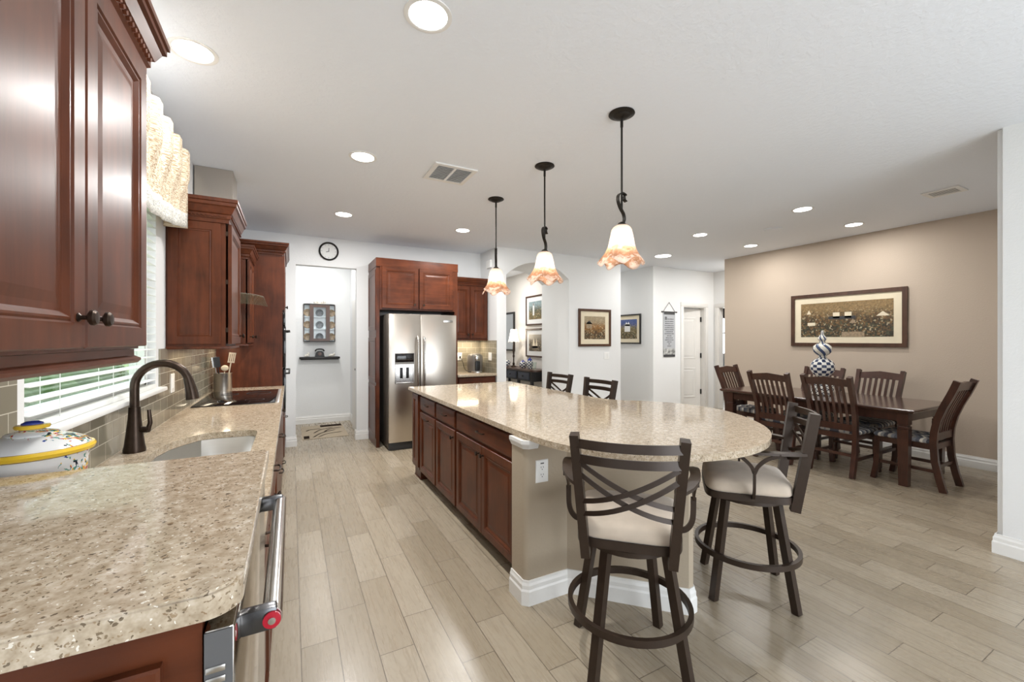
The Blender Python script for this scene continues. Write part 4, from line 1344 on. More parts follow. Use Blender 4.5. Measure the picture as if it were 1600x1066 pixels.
# ---- pantry: display case, shelf, ornaments, mat
dc = thing('display_case', 'small dark wood wall display case with curved glass sides and plates inside', 'display case', (0.43, 7.84, 1.39))
m = MB(); fy = 7.77
for z in (1.39, 2.02):
    pl = [(0.18, 7.895)] + [(0.18 + .10 * (1 - math.cos(a)), 7.895 - .125 * math.sin(a)) for a in [PI / 2 * i / 6 for i in range(1, 7)]] + [(0.68 - .10 * (1 - math.cos(a)), 7.895 - .125 * math.sin(a)) for a in [PI / 2 * i / 6 for i in range(6, 0, -1)]] + [(0.68, 7.895)]
    m.prism(pl, z, z + .018)
m.build('top_and_bottom', 'black_wood', dc, smooth=False)
m = MB()
for x in (0.18, 0.665):
    m.box(x, x + .015, 7.875, 7.897, 1.408, 2.02)
for x0, x1 in ((0.275, 0.335), (0.525, 0.585)):
    m.box(x0, x1, 7.765, 7.785, 1.408, 2.02)
m.box(0.335, 0.525, 7.765, 7.785, 1.98, 2.02); m.box(0.335, 0.525, 7.765, 7.785, 1.408, 1.45)
m.build('door_frame', 'frame_brown', dc, smooth=False)
m = MB()
for z in (1.61, 1.815):
    m.box(0.20, 0.66, 7.80, 7.89, z, z + .006)
m.build('glass_shelf', 'pale_wall_glass', dc, smooth=False)
box(0.19, 0.67, 7.89, 7.897, 1.41, 2.02).build('back_panel', 'pale_wall_glass', dc, smooth=False)
i = 0
for zi, z in enumerate((1.412, 1.617, 1.822)):
    for xi, x in enumerate((0.245, 0.43, 0.615)):
        m = MB().lathe([(0.002, 0), (0.034, 0.0), (0.058, -.01), (0.062, -.008), (0.036, .006), (0.002, .006)], (x, 7.86, z + .068), 24, axis='y')
        o = m.build('display_plate', 'plate_blue' if xi == 1 else 'plate_tan', None)
        tag(o, ('bluish' if xi == 1 else 'tan') + ' decorative plate in the ' + ('left', 'centre', 'right')[xi] + ' of the ' + ('bottom', 'middle', 'top')[zi] + ' row of the display case', 'plate', 'plates in the display case')
fg = MB()
for k in range(5):
    fg.ball((0.36 + .035 * k, 7.83, 2.068 + .012 * math.sin(k * 2.1)), 0.026, 1, .8, 1.0, n=10)
fg.box(0.34, 0.53, 7.80, 7.86, 2.0385, 2.05, bev=.004)
tag(fg.build('figurine', 'figure_white', None), 'pale shell figurine on top of the display case', 'figurine')
sh = MB().box(0.12, 0.745, 7.75, 7.899, 1.105, 1.138, bev=.003).box(0.14, 0.725, 7.78, 7.899, 1.09, 1.106, bev=.003)
tag(sh.build('wall_shelf', 'black_wood', None), 'narrow black wall shelf under the display case', 'shelf')
tp = thing('ornament', 'black ornament shaped like an old telephone on the black shelf', 'ornament', (0.43, 7.82, 1.138))
MB().prism([(0.355, 1.1385), (0.505, 1.1385), (0.49, 1.21), (0.46, 1.235), (0.40, 1.235), (0.37, 1.21)], 7.78, 7.86, axis='y').build('body', 'black', tp, smooth=False)
MB().sweep(bez([(0.36, 7.82, 1.235), (0.38, 7.82, 1.262), (0.43, 7.82, 1.27), (0.48, 7.82, 1.262), (0.50, 7.82, 1.235)], 5), 0.012, 10).build('handset', 'black', tp)
MB().lathe([(0.03, 0), (0.03, -.006), (0.004, -.007)], (0.43, 7.78, 1.19), 18, axis='y').build('dial', 'frame_brown', tp)
m = MB().ball((0.24, 7.82, 1.165), 0.03, 1.2, .8, .88, n=12).ball((0.255, 7.815, 1.195), 0.018, n=10).ball((0.215, 7.82, 1.155), 0.018, n=10)
tag(m.build('figurine', 'figure_white', None), 'small white ornament left of the black ornament on the black shelf', 'figurine')
m = MB().ball((0.62, 7.82, 1.163), 0.028, 1.7, .8, .88, n=12).ball((0.655, 7.815, 1.186), 0.017, n=10).ball((0.585, 7.82, 1.155), 0.017, n=10)
tag(m.build('figurine', 'figure_white', None), 'wider white ornament right of the black ornament on the black shelf', 'figurine')
mt = thing('floor_mat', 'tan mat with dark corner blocks and leaf sprays on the pantry floor', 'mat', (0.45, 7.1, 0))
box(0.14, 0.76, 6.63, 7.62, 0.001, 0.007, bev=0.002).build('mat_body', 'mat_tan', mt)
m = MB()
m.box(0.16, 0.235, 6.65, 6.84, 0.0071, 0.0085); m.box(0.42, 0.74, 7.45, 7.60, 0.0071, 0.0085)
m.build('corner_blocks', 'matte_dark', mt, smooth=False)
m = MB()
for (xa, ya, xb, yb) in ((0.28, 6.7, 0.62, 7.15), (0.35, 6.7, 0.7, 6.95), (0.30, 7.0, 0.6, 7.35), (0.45, 7.05, 0.72, 7.3), (0.2, 7.2, 0.42, 7.3)):
    m.sweep(bez([(xa, ya, .0085), ((xa + xb) / 2 - .04, (ya + yb) / 2 + .05, .0085), (xb, yb, .0085)], 6), [0.3] + [1] * 11 + [.3], rect=(0.022, 0.0015), up=(0, 0, 1))
m.build('leaf_sprays', 'matte_dark', mt, smooth=False)


# ================================================================== WALL ART
def picture(name, label, o, u, n, W, Hh, fw, mat_frame, mat_mat, art, mw, extra=None, tilt=0):
    """o = lower-left corner on the wall, u along, n outward"""
    o = Vector(o); u = Vector(u); n = Vector(n); z = Vector((0, 0, 1))
    t = thing(name, label, 'picture', o + u * W / 2)
    m = MB()
    for a, b, c_, d_ in ((0, W, 0, fw), (0, W, Hh - fw, Hh), (0, fw, fw, Hh - fw), (W - fw, W, fw, Hh - fw)):
        m.obox(o + u * (a + b) / 2 + z * (c_ + d_) / 2 + n * .014, u, n, z, (b - a) / 2, .012, (d_ - c_) / 2)
    m.build('frame', mat_frame, t, smooth=False)
    MB().obox(o + u * W / 2 + z * Hh / 2 + n * .008, u, n, z, W / 2 - fw, .004, Hh / 2 - fw).build('mat_board', mat_mat, t, smooth=False)
    a = MB().obox(o + u * W / 2 + z * Hh / 2 + n * .013, u, n, z, W / 2 - fw - mw, .001, Hh / 2 - fw - mw).build('painting', art, t, smooth=False)
    if extra:
        for (fu, fz, su, sz, shape, mt_) in extra:
            c = o + u * (fw + mw + (W - 2 * fw - 2 * mw) * fu) + z * (fw + mw + (Hh - 2 * fw - 2 * mw) * fz) + n * .0148
            m = MB()
            if shape == 'r':
                m.obox(c, u, n, z, su, .0006, sz)
            elif shape == 't':
                vs = [m.b.verts.new(c + u * x + z * y + n * k) for k in (-.0006, .0006) for x, y in ((-su, -sz), (su, -sz), (0, sz))]
                m._f(vs[:3]); m._f(vs[3:])
                for j in range(3):
                    m._f([vs[j], vs[(j + 1) % 3], vs[3 + (j + 1) % 3], vs[3 + j]])
            else:
                m.obox(c, u, n, z, su, .0006, sz * .6); m.obox(c, (u + z).normalized(), n, (z - u).normalized(), su * .75, .0006, su * .75)
            m.build('painted_shape', mt_, a, smooth=False)
    return t


picture('framed_picture', 'wide brown-framed village landscape on the beige dining wall', (6.728, 3.605, 1.335), (0, -1, 0), (-1, 0, 0), 1.35, 0.755, 0.05, 'frame_brown', 'mat_cream', 'art_village', 0.085,
        [(.42, .62, .04, .04, 'r', 'mat_cream'), (.55, .62, .04, .04, 'r', 'mat_cream'), (.10, .74, .03, .03, 't', 'mat_cream'), (.90, .62, .07, .03, 't', 'mat_cream'), (.60, .07, .13, .035, 'r', 'plate_tan'), (.13, .38, .05, .022, 'r', 'mat_cream'), (.60, .45, .04, .03, 't', 'plate_tan'), (.48, .55, .16, .02, 'r', 'dark_grey')])
picture('framed_picture', 'square brown-framed autumn scene on the white wall right of the arch', (4.267, 5.678, 1.315), (1, 0, 0), (0, -1, 0), 0.70, 0.64, 0.04, 'frame_brown', 'mat_cream', 'art_autumn', 0.085,
        [(.22, .6, .06, .05, 'r', 'plate_tan'), (.22, .74, .075, .03, 't', 'dark_grey')])
picture('framed_picture', 'black-framed picture of a white house under a blue sky in the hall', (6.098, 6.73, 1.345), (0, -1, 0), (-1, 0, 0), 0.665, 0.60, 0.028, 'black_wood', 'mat_cream', 'art_house', 0.075,
        [(.42, .56, .08, .075, 'r', 'mat_white'), (.36, .78, .055, .04, 't', 'mat_white'), (.5, .78, .05, .045, 't', 'mat_white'), (.42, .72, .10, .02, 't', 'dark_grey')])
picture('framed_picture', 'brown-framed lighthouse picture, upper of the pair beyond the arch', (4.328, 7.516, 1.72), (0, -1, 0), (-1, 0, 0), 0.72, 0.60, 0.03, 'frame_brown', 'mat_white', 'art_sea', 0.09,
        [(.38, .55, .03, .12, 'r', 'mat_white'), (.38, .86, .03, .03, 't', 'dark_grey')])
picture('framed_picture', 'brown-framed sailing ship picture, lower of the pair beyond the arch', (4.328, 7.516, 1.08), (0, -1, 0), (-1, 0, 0), 0.72, 0.575, 0.03, 'frame_brown', 'mat_white', 'art_ship', 0.09,
        [(.4, .5, .07, .10, 't', 'mat_cream'), (.62, .5, .05, .10, 't', 'mat_cream'), (.5, .25, .12, .02, 'r', 'dark_grey')])
mi = thing('wall_mirror', 'black-framed mirror on the wall beyond the arch, left of the lamp', 'mirror', (4.32, 8.3, 1.17))
m = MB()
for y0, y1, z0, z1 in ((8.02, 8.60, 1.18, 1.22), (8.02, 8.60, 2.0, 2.04), (8.02, 8.07, 1.22, 2.0), (8.55, 8.60, 1.22, 2.0)):
    m.box(4.30, 4.328, y0, y1, z0, z1)
m.build('frame', 'black_wood', mi, smooth=False)
box(4.318, 4.326, 8.07, 8.55, 1.22, 2.0).build('glass', 'mirror', mi, smooth=False)

# scroll banner
sc = thing('wall_scroll', 'grey cloth scroll with rows of dark lettering hanging beside the hall door', 'scroll', (6.52, 5.75, 1.09))
box(6.36, 6.685, 5.748, 5.752, 1.095, 1.965).build('cloth', 'scroll', sc, smooth=False)
box(6.375, 6.67, 5.746, 5.748, 1.92, 1.965).build('header_band', 'dark_grey', sc, smooth=False)
box(6.365, 6.68, 5.746, 5.748, 1.095, 1.14).build('footer_band', 'dark_grey', sc, smooth=False)
MB().cyl((6.33, 5.75, 1.972), (6.72, 5.75, 1.972), 0.009, n=10).ball((6.325, 5.75, 1.972), .014).ball((6.725, 5.75, 1.972), .014).build('rod', 'dark_iron', sc)
MB().sweep([(6.36, 5.752, 1.975), (6.525, 5.755, 2.16), (6.69, 5.752, 1.975)], 0.004, 6).build('cord', 'frame_brown', sc)
m = MB()
rows = [(1.83, .12), (1.785, .12), (1.745, .11), (1.705, .125), (1.665, .12), (1.625, .125), (1.585, .10), (1.545, .125), (1.505, .06), (1.465, .09), (1.425, .115), (1.385, .06), (1.345, .02), (1.305, .05)]
for z, hwid in rows:
    x = 6.52 - hwid
    while x < 6.52 + hwid:
        L = random.uniform(.012, .03)
        m.box(x, min(x + L, 6.52 + hwid), 5.7468, 5.748, z - .006, z + .006 + random.uniform(0, .004))
        x += L + .008
for dx in (0, .022, .044):
    m.box(6.40 + dx, 6.412 + dx, 5.7468, 5.748, 1.815, 1.875)
m.box(6.40, 6.456, 5.7468, 5.748, 1.863, 1.875)
m.build('lettering', 'dark_grey', sc, smooth=False)
outlet('light_switch', 'white light switch on the wall below the autumn picture', (4.885, 5.68, 1.15), (1, 0, 0), (0, -1, 0), 'double')

# ---- gallery room: console, lamp, jars
cs = thing('console_table', 'dark console table with blue-grey drawers beyond the arch', 'console table', (4.11, 7.4, 0))
m = MB()
m.prism([(3.93, 8.3), (3.93, 6.72)] + [(3.93 + .12 * (1 - math.cos(a)), 6.72 - .12 * math.sin(a)) for a in [PI / 2 * i / 5 for i in range(1, 6)]] + [(4.325, 6.6), (4.325, 8.3)], 0.83, 0.86)
m.build('table_top', 'frame_brown', cs, smooth=False)
box(3.955, 4.32, 6.68, 8.27, 0.64, 0.83).build('apron', 'black_wood', cs, smooth=False)
for y0, y1 in ((6.76, 7.18), (7.26, 7.72), (7.80, 8.22)):
    d = MB().panel((3.955, y1, 0.665), (0, -1, 0), (0, 0, 1), (-1, 0, 0), y1 - y0, 0.14, DRAW).build('drawer', 'blue_grey_paint', cs, smooth=False)
    knob(d, (3.935, (y0 + y1) / 2, 0.735), (-1, 0, 0), 'black')
for x, y in ((3.975, 6.70), (4.29, 6.70), (3.975, 7.22), (3.975, 8.22), (4.29, 8.22)):
    MB().sweep(bez([(x, y, 0.64), (x, y, 0.52), (x, y, 0.30), (x, y, 0.02), (x, y, 0.0)], 5), [1.0] * 3 + [.9] * 5 + [.7] * 5 + [.5] * 6 + [.6] * 2, rect=(0.05, 0.05), up=(1, 0, 0)).build('leg', 'black_wood', cs, smooth=False)
lp = thing('table_lamp', 'lit table lamp with a white bell shade on the console beyond the arch', 'lamp', (4.12, 7.70, 0.861))
MB().lathe([(0.06, .861), (0.062, .872), (0.04, .885), (0.018, .90), (0.026, .93), (0.014, .96), (0.014, 1.05), (0.024, 1.09), (0.016, 1.12), (0.024, 1.2), (0.018, 1.32), (0.008, 1.36), (0.006, 1.42)], (4.12, 7.70, 0), 20).build('base', 'oil_bronze', lp)
sh_ = MB()
rings = []
for f in range(9):
    t_ = f / 8
    r_ = 0.062 + 0.055 * (t_ ** 1.5); zz = 1.645 - 0.255 * t_
    rings.append([sh_.b.verts.new((4.12 + r_ * (1 + .06 * t_ * math.cos(8 * a)) * math.cos(a), 7.70 + r_ * (1 + .06 * t_ * math.cos(8 * a)) * math.sin(a), zz - .01 * t_ * math.cos(8 * a))) for a in [2 * PI * k / 48 for k in range(48)]])
for a, b in zip(rings, rings[1:]):
    for j in range(48):
        sh_._f([a[j], a[(j + 1) % 48], b[(j + 1) % 48], b[j]])
sh_.build('lamp_shade', 'lampshade', lp)
MB().ball((4.12, 7.70, 1.48), 0.03).build('bulb', 'bulb', lp)
l = bpy.data.lights.new('lamp_light', 'POINT'); l.energy = 9; l.color = (1, .88, .72); l.shadow_soft_size = .04
lo = bpy.data.objects.new('lamp_light', l); lo.location = (4.12, 7.70, 1.56); COL.objects.link(lo)
def jar(name, label, x, y, prof, mat, lid=None, n=24):
    t = thing(name, label, 'jar' if mat != 'glass' else 'vase', (x, y, 0.861), 0, None)
    MB().lathe([(r_, z) for r_, z in prof], (0, 0, 0), n).build('body', mat, t, local=True)
    if lid:
        MB().lathe(lid, (0, 0, 0), n).build('lid', 'ceramic_blue', t, local=True)
jar('checkered_jar', 'blue and white checkered bowl at the left end of the console, by the lamp', 4.02, 7.86, [(0.05, 0), (0.09, .03), (0.10, .08), (0.085, .13), (0.07, .14)], 'check_small')
jar('checkered_jar', 'round blue and white checkered jar right of the lamp on the console', 4.12, 7.30, [(0.05, 0), (0.078, .03), (0.085, .07), (0.07, .115), (0.045, .13)], 'check_small', [(0.045, .13), (0.03, .145), (0.008, .15), (0.01, .165), (0.002, .17)])
jar('checkered_jar', 'tall blue and white checkered ginger jar near the glass vase on the console', 4.12, 7.03, [(0.045, 0), (0.05, .02), (0.068, .09), (0.066, .13), (0.045, .165)], 'check_small', [(0.048, .165), (0.04, .185), (0.012, .2), (0.016, .215), (0.002, .23)])
jar('glass_vase', 'small clear glass vase at the right end of the console', 4.10, 6.82, [(0.03, 0), (0.034, .004), (0.036, .08), (0.045, .14), (0.043, .14), (0.033, .08), (0.03, .008), (0.002, .007)], 'glass')


# ================================================================== CEILING FIXTURES
def can(label, x, y, r=0.085, power=CAN_W, off=False):
    t = thing('recessed_light', label, 'ceiling light', (x, y, H), 0, 'recessed ceiling lights')
    MB().lathe([(r + .018, 0), (r + .018, -.004), (r + .005, -.007), (r - .003, -.004), (r - .003, 0)], (0, 0, 0), 36, cap=False).build('trim_ring', 'white_paint', t, local=True)
    MB().lathe([(r - .002, -.001), (r - .002, -.003), (0.002, -.0032)], (0, 0, 0), 32).build('lens', 'can_glow', t, local=True)
    l = bpy.data.lights.new('downlight', 'AREA'); l.shape = 'DISK'; l.size = 2 * r - .02; l.energy = power * 0.8; l.color = (1.0, .99, .965)
    o = bpy.data.objects.new('downlight', l); o.location = (0, 0, -.012); COL.objects.link(o); o.parent = t
    return t


can('large recessed ceiling light at the top centre, closest to the camera', 0.526, 1.77, power=26)
can('recessed ceiling light over the sink beside the valance', -0.423, 2.527, power=6)
can('recessed ceiling light between the hood and the slotted vent', 0.488, 3.374, power=22)
can('recessed ceiling light above the wall clock', 0.521, 5.024, power=38)
can('recessed ceiling light in front of the refrigerator surround', 1.953, 5.04, power=32)
can('recessed ceiling light over the near left of the dining table', 4.88, 2.506, power=13)
can('recessed ceiling light over the dining table beside the beige wall', 6.084, 2.547, power=12)
can('recessed ceiling light over the far left of the dining table', 4.854, 3.762, power=7)
can('recessed ceiling light near the far edge of the beige wall', 6.085, 3.842, power=12)
can('wide recessed ceiling light in the hall near the house picture', 5.526, 5.002, 0.13, 11)
can('added unseen ceiling light brightening the pantry', 0.4, 7.2, 0.07, 12)  # out of view, added only to light the pantry interior
can('added unseen ceiling light brightening the room beyond the arch', 3.5, 7.4, 0.07, 24)  # unseen fill lamp, added so the gallery room is bright
can('added unseen ceiling light brightening the hall wall with the house picture', 5.65, 7.6, 0.07, 24)  # hidden behind the arch wall, added to lift the hall side wall
can('added unseen ceiling light brightening the hall behind the beige wall', 7.3, 4.3, 0.07, 36)  # added lamp out of sight, brightens the hall around the doorways
sp = MB().lathe([(0.10, 2.839), (0.10, 2.832), (0.09, 2.828), (0.002, 2.828)], (5.423, 3.131, 0), 32)
tag(sp.build('ceiling_speaker', 'ceiling_white', None), 'flush white round cover on the ceiling over the dining table', 'ceiling speaker')


def vent(label, x, y, wx, wy, nb_, two, rz=0):
    t = thing('ceiling_vent', label, 'vent', (x, y, H), rz)
    m = MB()
    f = 0.035
    for a in ((-wx / 2, wx / 2, -wy / 2, -wy / 2 + f), (-wx / 2, wx / 2, wy / 2 - f, wy / 2), (-wx / 2, -wx / 2 + f, -wy / 2 + f, wy / 2 - f), (wx / 2 - f, wx / 2, -wy / 2 + f, wy / 2 - f)):
        m.box(a[0], a[1], a[2], a[3], -.012, -.001)
    if two:
        m.box(-.01, .01, -wy / 2 + f, wy / 2 - f, -.012, -.001)
    m.build('frame', 'white_paint', t, smooth=False, local=True)
    MB().box(-wx / 2 + f, wx / 2 - f, -wy / 2 + f, wy / 2 - f, -.003, -.0008).build('duct', 'dark_grey', t, smooth=False, local=True)
    m = MB()
    L = wy - 2 * f
    for k in range(nb_):
        yy_ = -wy / 2 + f + L * (k + .5) / nb_
        m.obox((0, yy_, -.008), (1, 0, 0), (0, math.cos(.6 if two else 0), math.sin(.6 if two else 0)), (0, -math.sin(.6 if two else 0), math.cos(.6 if two else 0)), wx / 2 - f, L / nb_ * (.42 if two else .2), .0008)
    m.build('louvres', 'white_paint', t, smooth=False, local=True)
    return t


vent('slotted white return vent on the kitchen ceiling left of the pendants', 1.19, 3.37, 0.36, 0.36, 14, True)
vent('small white supply vent on the ceiling near the right wall', 5.48, 1.575, 0.26, 0.24, 5, False, math.radians(90))

# ---- pendants
def pendant():
    t = thing('pendant_light', 'nearest and largest-looking pendant with amber glass bell shade over the round island end', 'pendant light', (1.82, 1.974, H), 0, 'pendants over the island')
    MB().lathe([(0.078, 0), (0.08, -.006), (0.07, -.012), (0.055, -.016), (0.05, -.022), (0.03, -.03), (0.012, -.034)], (0, 0, 0), 32).build('canopy', 'dark_iron', t, local=True)
    MB().cyl((0, 0, -.03), (0, 0, -.60), 0.0065, n=12).cyl((0, 0, -.03), (0, 0, -.085), 0.009, n=12).build('stem', 'dark_iron', t, local=True)
    pts = [(.035, 0, -.545), (.022, 0, -.535), (.020, 0, -.515), (.03, 0, -.505), (.0, 0, -.495), (-.028, 0, -.515), (-.03, 0, -.55), (-.012, 0, -.59), (.014, 0, -.625), (.02, 0, -.66), (.008, 0, -.69)]
    MB().sweep(bez(pts, 5), 1, rect=(0.006, 0.024), up=(0, 1, 0)).build('scroll', 'dark_iron', t, local=True)
    MB().lathe([(0.006, -.675), (0.02, -.682), (0.034, -.70), (0.037, -.715), (0.033, -.715)], (0, 0, 0), 24).build('socket_cup', 'dark_iron', t, local=True)
    m = MB()
    rings = []
    N = 60
    for f in range(19):
        s_ = f / 18
        r_ = 0.034 + 0.020 * min(1, s_ * 9) ** .5 + 0.046 * s_ + 0.034 * max(0, (s_ - .5) / .5) ** 1.6
        wv = max(0, (s_ - .4) / .6) ** 1.5
        ring = []
        for k in range(N):
            a = 2 * PI * k / N
            rr = r_ * (1 + 0.09 * wv * math.cos(5 * a + .6) + 0.03 * wv * math.sin(9 * a)) * (1 + .012 * math.cos(5 * a))
            zz = -.700 - 0.235 * s_ - 0.022 * wv * math.sin(5 * a + .3) * 1.0
            ring.append(m.b.verts.new((rr * math.cos(a), rr * math.sin(a), zz)))
        rings.append(ring)
    for a, b in zip(rings, rings[1:]):
        for j in range(N):
            m._f([a[j], a[(j + 1) % N], b[(j + 1) % N], b[j]])
    sh = m.build('glass_shade', 'art_glass', t, local=True)
    md_ = sh.modifiers.new('solid', 'SOLIDIFY'); md_.thickness = 0.003
    MB().ball((0, 0, -.79), 0.032, 1, 1, 1.25).build('bulb', 'bulb', t, local=True)
    return t


p1 = pendant()
p2 = dup(p1, (1.815, 2.86, H), 0.5, 'middle pendant of the three with amber glass shade over the island')
p3 = dup(p1, (1.812, 3.762, H), 1.1, 'farthest pendant of the three, its amber shade in front of the corner cabinet')
for y in (1.974, 2.86, 3.762):
    l = bpy.data.lights.new('pendant_glow', 'POINT'); l.energy = 1.3; l.color = (1, .92, .84); l.shadow_soft_size = 0.035
    o = bpy.data.objects.new('pendant_glow', l); o.location = (1.815, y, H - .85); COL.objects.link(o)
# under-cabinet lamps
for (x, y, z, sx, sy, e_) in ((-0.58, 3.62, 1.364, .05, .45, 1.0), (-0.58, 5.0, 1.364, .05, .4, 1.0), (2.43, 6.16, 1.418, .45, .05, 3.5)):
    o = area('undercabinet_lamp', (x, y, z), (0, 0, 0), sx, sy, e_, (1, .84, .62))
area('hood_lamp_light', (-0.5, 4.31, 1.69), (0, 0, 0), .05, .3, 1.2, (1, .9, .75))


# ================================================================== BAR STOOLS
def stool():
    t = thing('bar_stool', 'near bar stool with its cross-strap back turned to the camera', 'bar stool', (1.35, 1.43, 0), 0, 'bar stools at the island')
    # base: legs, foot ring, swivel
    for sx in (-1, 1):
        for sy in (-1, 1):
            MB().sweep([(sx * .125, sy * .125, .555), (sx * .198, sy * .198, 0.0)], 1, rect=(.036, .036), up=(sx * .7, sy * .7, 0)).build('leg', 'stool_metal', t, smooth=False, local=True)
    ring = [(.262 * math.cos(2 * PI * k / 48), .262 * math.sin(2 * PI * k / 48), .245) for k in range(48)]
    MB().sweep(ring, 1, closed=True, rect=(.020, .030), up=(0, 0, 1)).build('foot_ring', 'stool_metal', t, local=True)
    m = MB().lathe([(0.20, .540), (0.20, .562), (0.10, .564), (0.10, .578), (0.01, .579)], (0, 0, 0), 32)
    m.build('swivel_plate', 'stool_metal', t, local=True)
    # seat: rounded square, slightly wider at the front
    def rsq(w, d, p=6.0, n=44):
        out = []
        for k in range(n):
            a = 2 * PI * k / n
            c_, s_ = math.cos(a), math.sin(a)
            x = w * math.copysign(abs(c_) ** (2 / p), c_); y = d * math.copysign(abs(s_) ** (2 / p), s_)
            out.append((x * (1 + .06 * y / d), y + .01))
        return out
    m = MB().prism(rsq(.224, .217), .568, .604)
    m.build('seat_frame', 'stool_metal', t, local=True)
    m = MB()
    rings = []
    for f, z in ((.96, .602), (1.0, .612), (1.0, .625), (.985, .648), (.94, .664), (.82, .674), (.5, .682), (.05, .684)):
        rings.append([m.b.verts.new((x * f, (y - .01) * f + .01, z)) for x, y in rsq(.222, .215)])
    for a, b in zip(rings, rings[1:]):
        for j in range(44):
            m._f([a[j], a[(j + 1) % 44], b[(j + 1) % 44], b[j]])
    m._f(rings[-1]); m._f(rings[0][::-1])
    m.build('seat_cushion', 'suede', t, local=True, angle=60)
    # back
    def bp(x, z):  # point on the bowed back: x across, z height
        lean = -.205 - .075 * (z - .55) / .5 - .01
        hwid = .168 + .038 * (z - .53) / .52
        return Vector((x, lean - .045 * (1 - min(1, abs(x) / hwid) ** 2), z))
    for s_ in (-1, 1):
        pts = [(s_ * (.170 + .038 * (z - .53) / .52), -.205 - .075 * (z - .55) / .5, z) for z in (.53, .66, .79, .92, 1.052)]
        MB().sweep(pts, 1, rect=(.046, .036), up=(1, 0, 0)).build('back_post', 'stool_metal', t, smooth=False, local=True)
    for zc, hgt in ((1.017, .036), (.955, .034)):
        hw_ = .168 + .038 * (zc - .53) / .52
        MB().sweep([bp(-hw_ + 2 * hw_ * k / 14, zc) for k in range(15)], 1, rect=(.012, hgt), up=(0, .14, 1)).build('back_rail', 'stool_metal', t, local=True)
    for flip in (-1, 1):
        for za, zm, zb in ((.945, .838, .775), (.895, .785, .722)):
            pts = []
            for k in range(15):
                s_ = k / 14
                z = (1 - s_) ** 2 * za + 2 * s_ * (1 - s_) * (2 * zm - (za + zb) / 2) + s_ * s_ * zb
                hw_ = .168 + .038 * (z - .53) / .52
                pts.append(bp(flip * (-hw_ + 2 * hw_ * s_), z) + Vector((0, .004 * flip, 0)))
            MB().sweep(pts, 1, rect=(.007, .019), up=(0, .14, 1)).build('cross_strap', 'stool_metal', t, local=True)
    # arms
    for s_ in (-1, 1):
        pts = bez([(s_ * .190, -.240, .838), (s_ * .235, -.17, .842), (s_ * .272, -.05, .845), (s_ * .285, .08, .842), (s_ * .272, .15, .828)], 5)
        MB().sweep(pts, 1, rect=(.042, .014), up=(0, 0, 1)).build('armrest', 'stool_metal', t, local=True)
        m = MB()
        m.sweep(bez([(s_ * .205, .0, .59), (s_ * .245, .0, .605), (s_ * .268, .0, .65), (s_ * .272, .0, .745)], 5), 1, rect=(.022, .012), up=(0, 1, 0))
        for q in (-1, 1):
            m.sweep(bez([(s_ * .272, 0, .735), (s_ * .273, q * .018, .775), (s_ * .274, q * .06, .815), (s_ * .274, q * .11 - .01, .838)], 5), 1, rect=(.018, .009), up=(1, 0, 0))
        m.build('arm_support', 'stool_metal', t, local=True)
    return t


BASE = ('leg', 'foot_ring')
def spin_base(root, da):
    for ch in root.children:
        if ch.name.split('.')[0] in BASE:
            ch.rotation_euler = (0, 0, da)


s1 = stool()
def place(o, x, y, face, basef):
    o.location = (x, y, 0); o.rotation_euler = (0, 0, face - PI / 2)
    spin_base(o, basef - face)
s2 = dup(s1, (0, 0, 0), 0, 'bar stool turned sideways at the round end, nearest the dining table')
s3 = dup(s1, (0, 0, 0), 0, 'bar stool behind the island, in front of the arch')
s4 = dup(s1, (0, 0, 0), 0, 'bar stool behind the island, below the autumn picture')
place(s1, 1.35, 1.42, math.radians(46), math.radians(61))
place(s2, 2.33, 1.50, math.radians(131), math.radians(134))
place(s3, 2.40, 3.90, PI, PI)
place(s4, 2.37, 3.17, PI, PI)


# ================================================================== DINING SET
tb = thing('dining_table', 'long dark wood dining table in front of the beige wall', 'dining table', (5.72, 2.71, 0))
TX0, TX1, TY0, TY1 = 5.20, 6.24, 1.70, 3.72
m = MB()
m.panel((TX0, TY0, .722), (1, 0, 0), (0, 1, 0), (0, 0, 1), TX1 - TX0, TY1 - TY0, [(.03, 0), (0.012, .004), (0, .02), (0.0, .028), (.008, .037), (.02, .038)])
m.build('table_top', 'dining_wood_top', tb, smooth=False)
m = MB()
m.box(TX0 + .08, TX0 + .10, TY0 + .1, TY1 - .1, .63, .722); m.box(TX1 - .10, TX1 - .08, TY0 + .1, TY1 - .1, .63, .722)
m.box(TX0 + .1, TX1 - .1, TY0 + .08, TY0 + .10, .63, .722); m.box(TX0 + .1, TX1 - .1, TY1 - .10, TY1 - .08, .63, .722)
m.build('apron', 'dining_wood', tb, smooth=False)
for x in (TX0 + .105, TX1 - .105):
    for y in (TY0 + .105, TY1 - .105):
        m = MB()
        m.box(x - .043, x + .043, y - .043, y + .043, .60, .722, bev=.003)
        m.box(x - .034, x + .034, y - .034, y + .034, .585, .60)
        m.box(x - .043, x + .043, y - .043, y + .043, .555, .585, bev=.006)
        m.sweep([(x, y, .555), (x, y, 0)], [1, .82], rect=(.086, .086), up=(1, 0, 0))
        m.build('leg', 'dining_wood', tb, smooth=False)


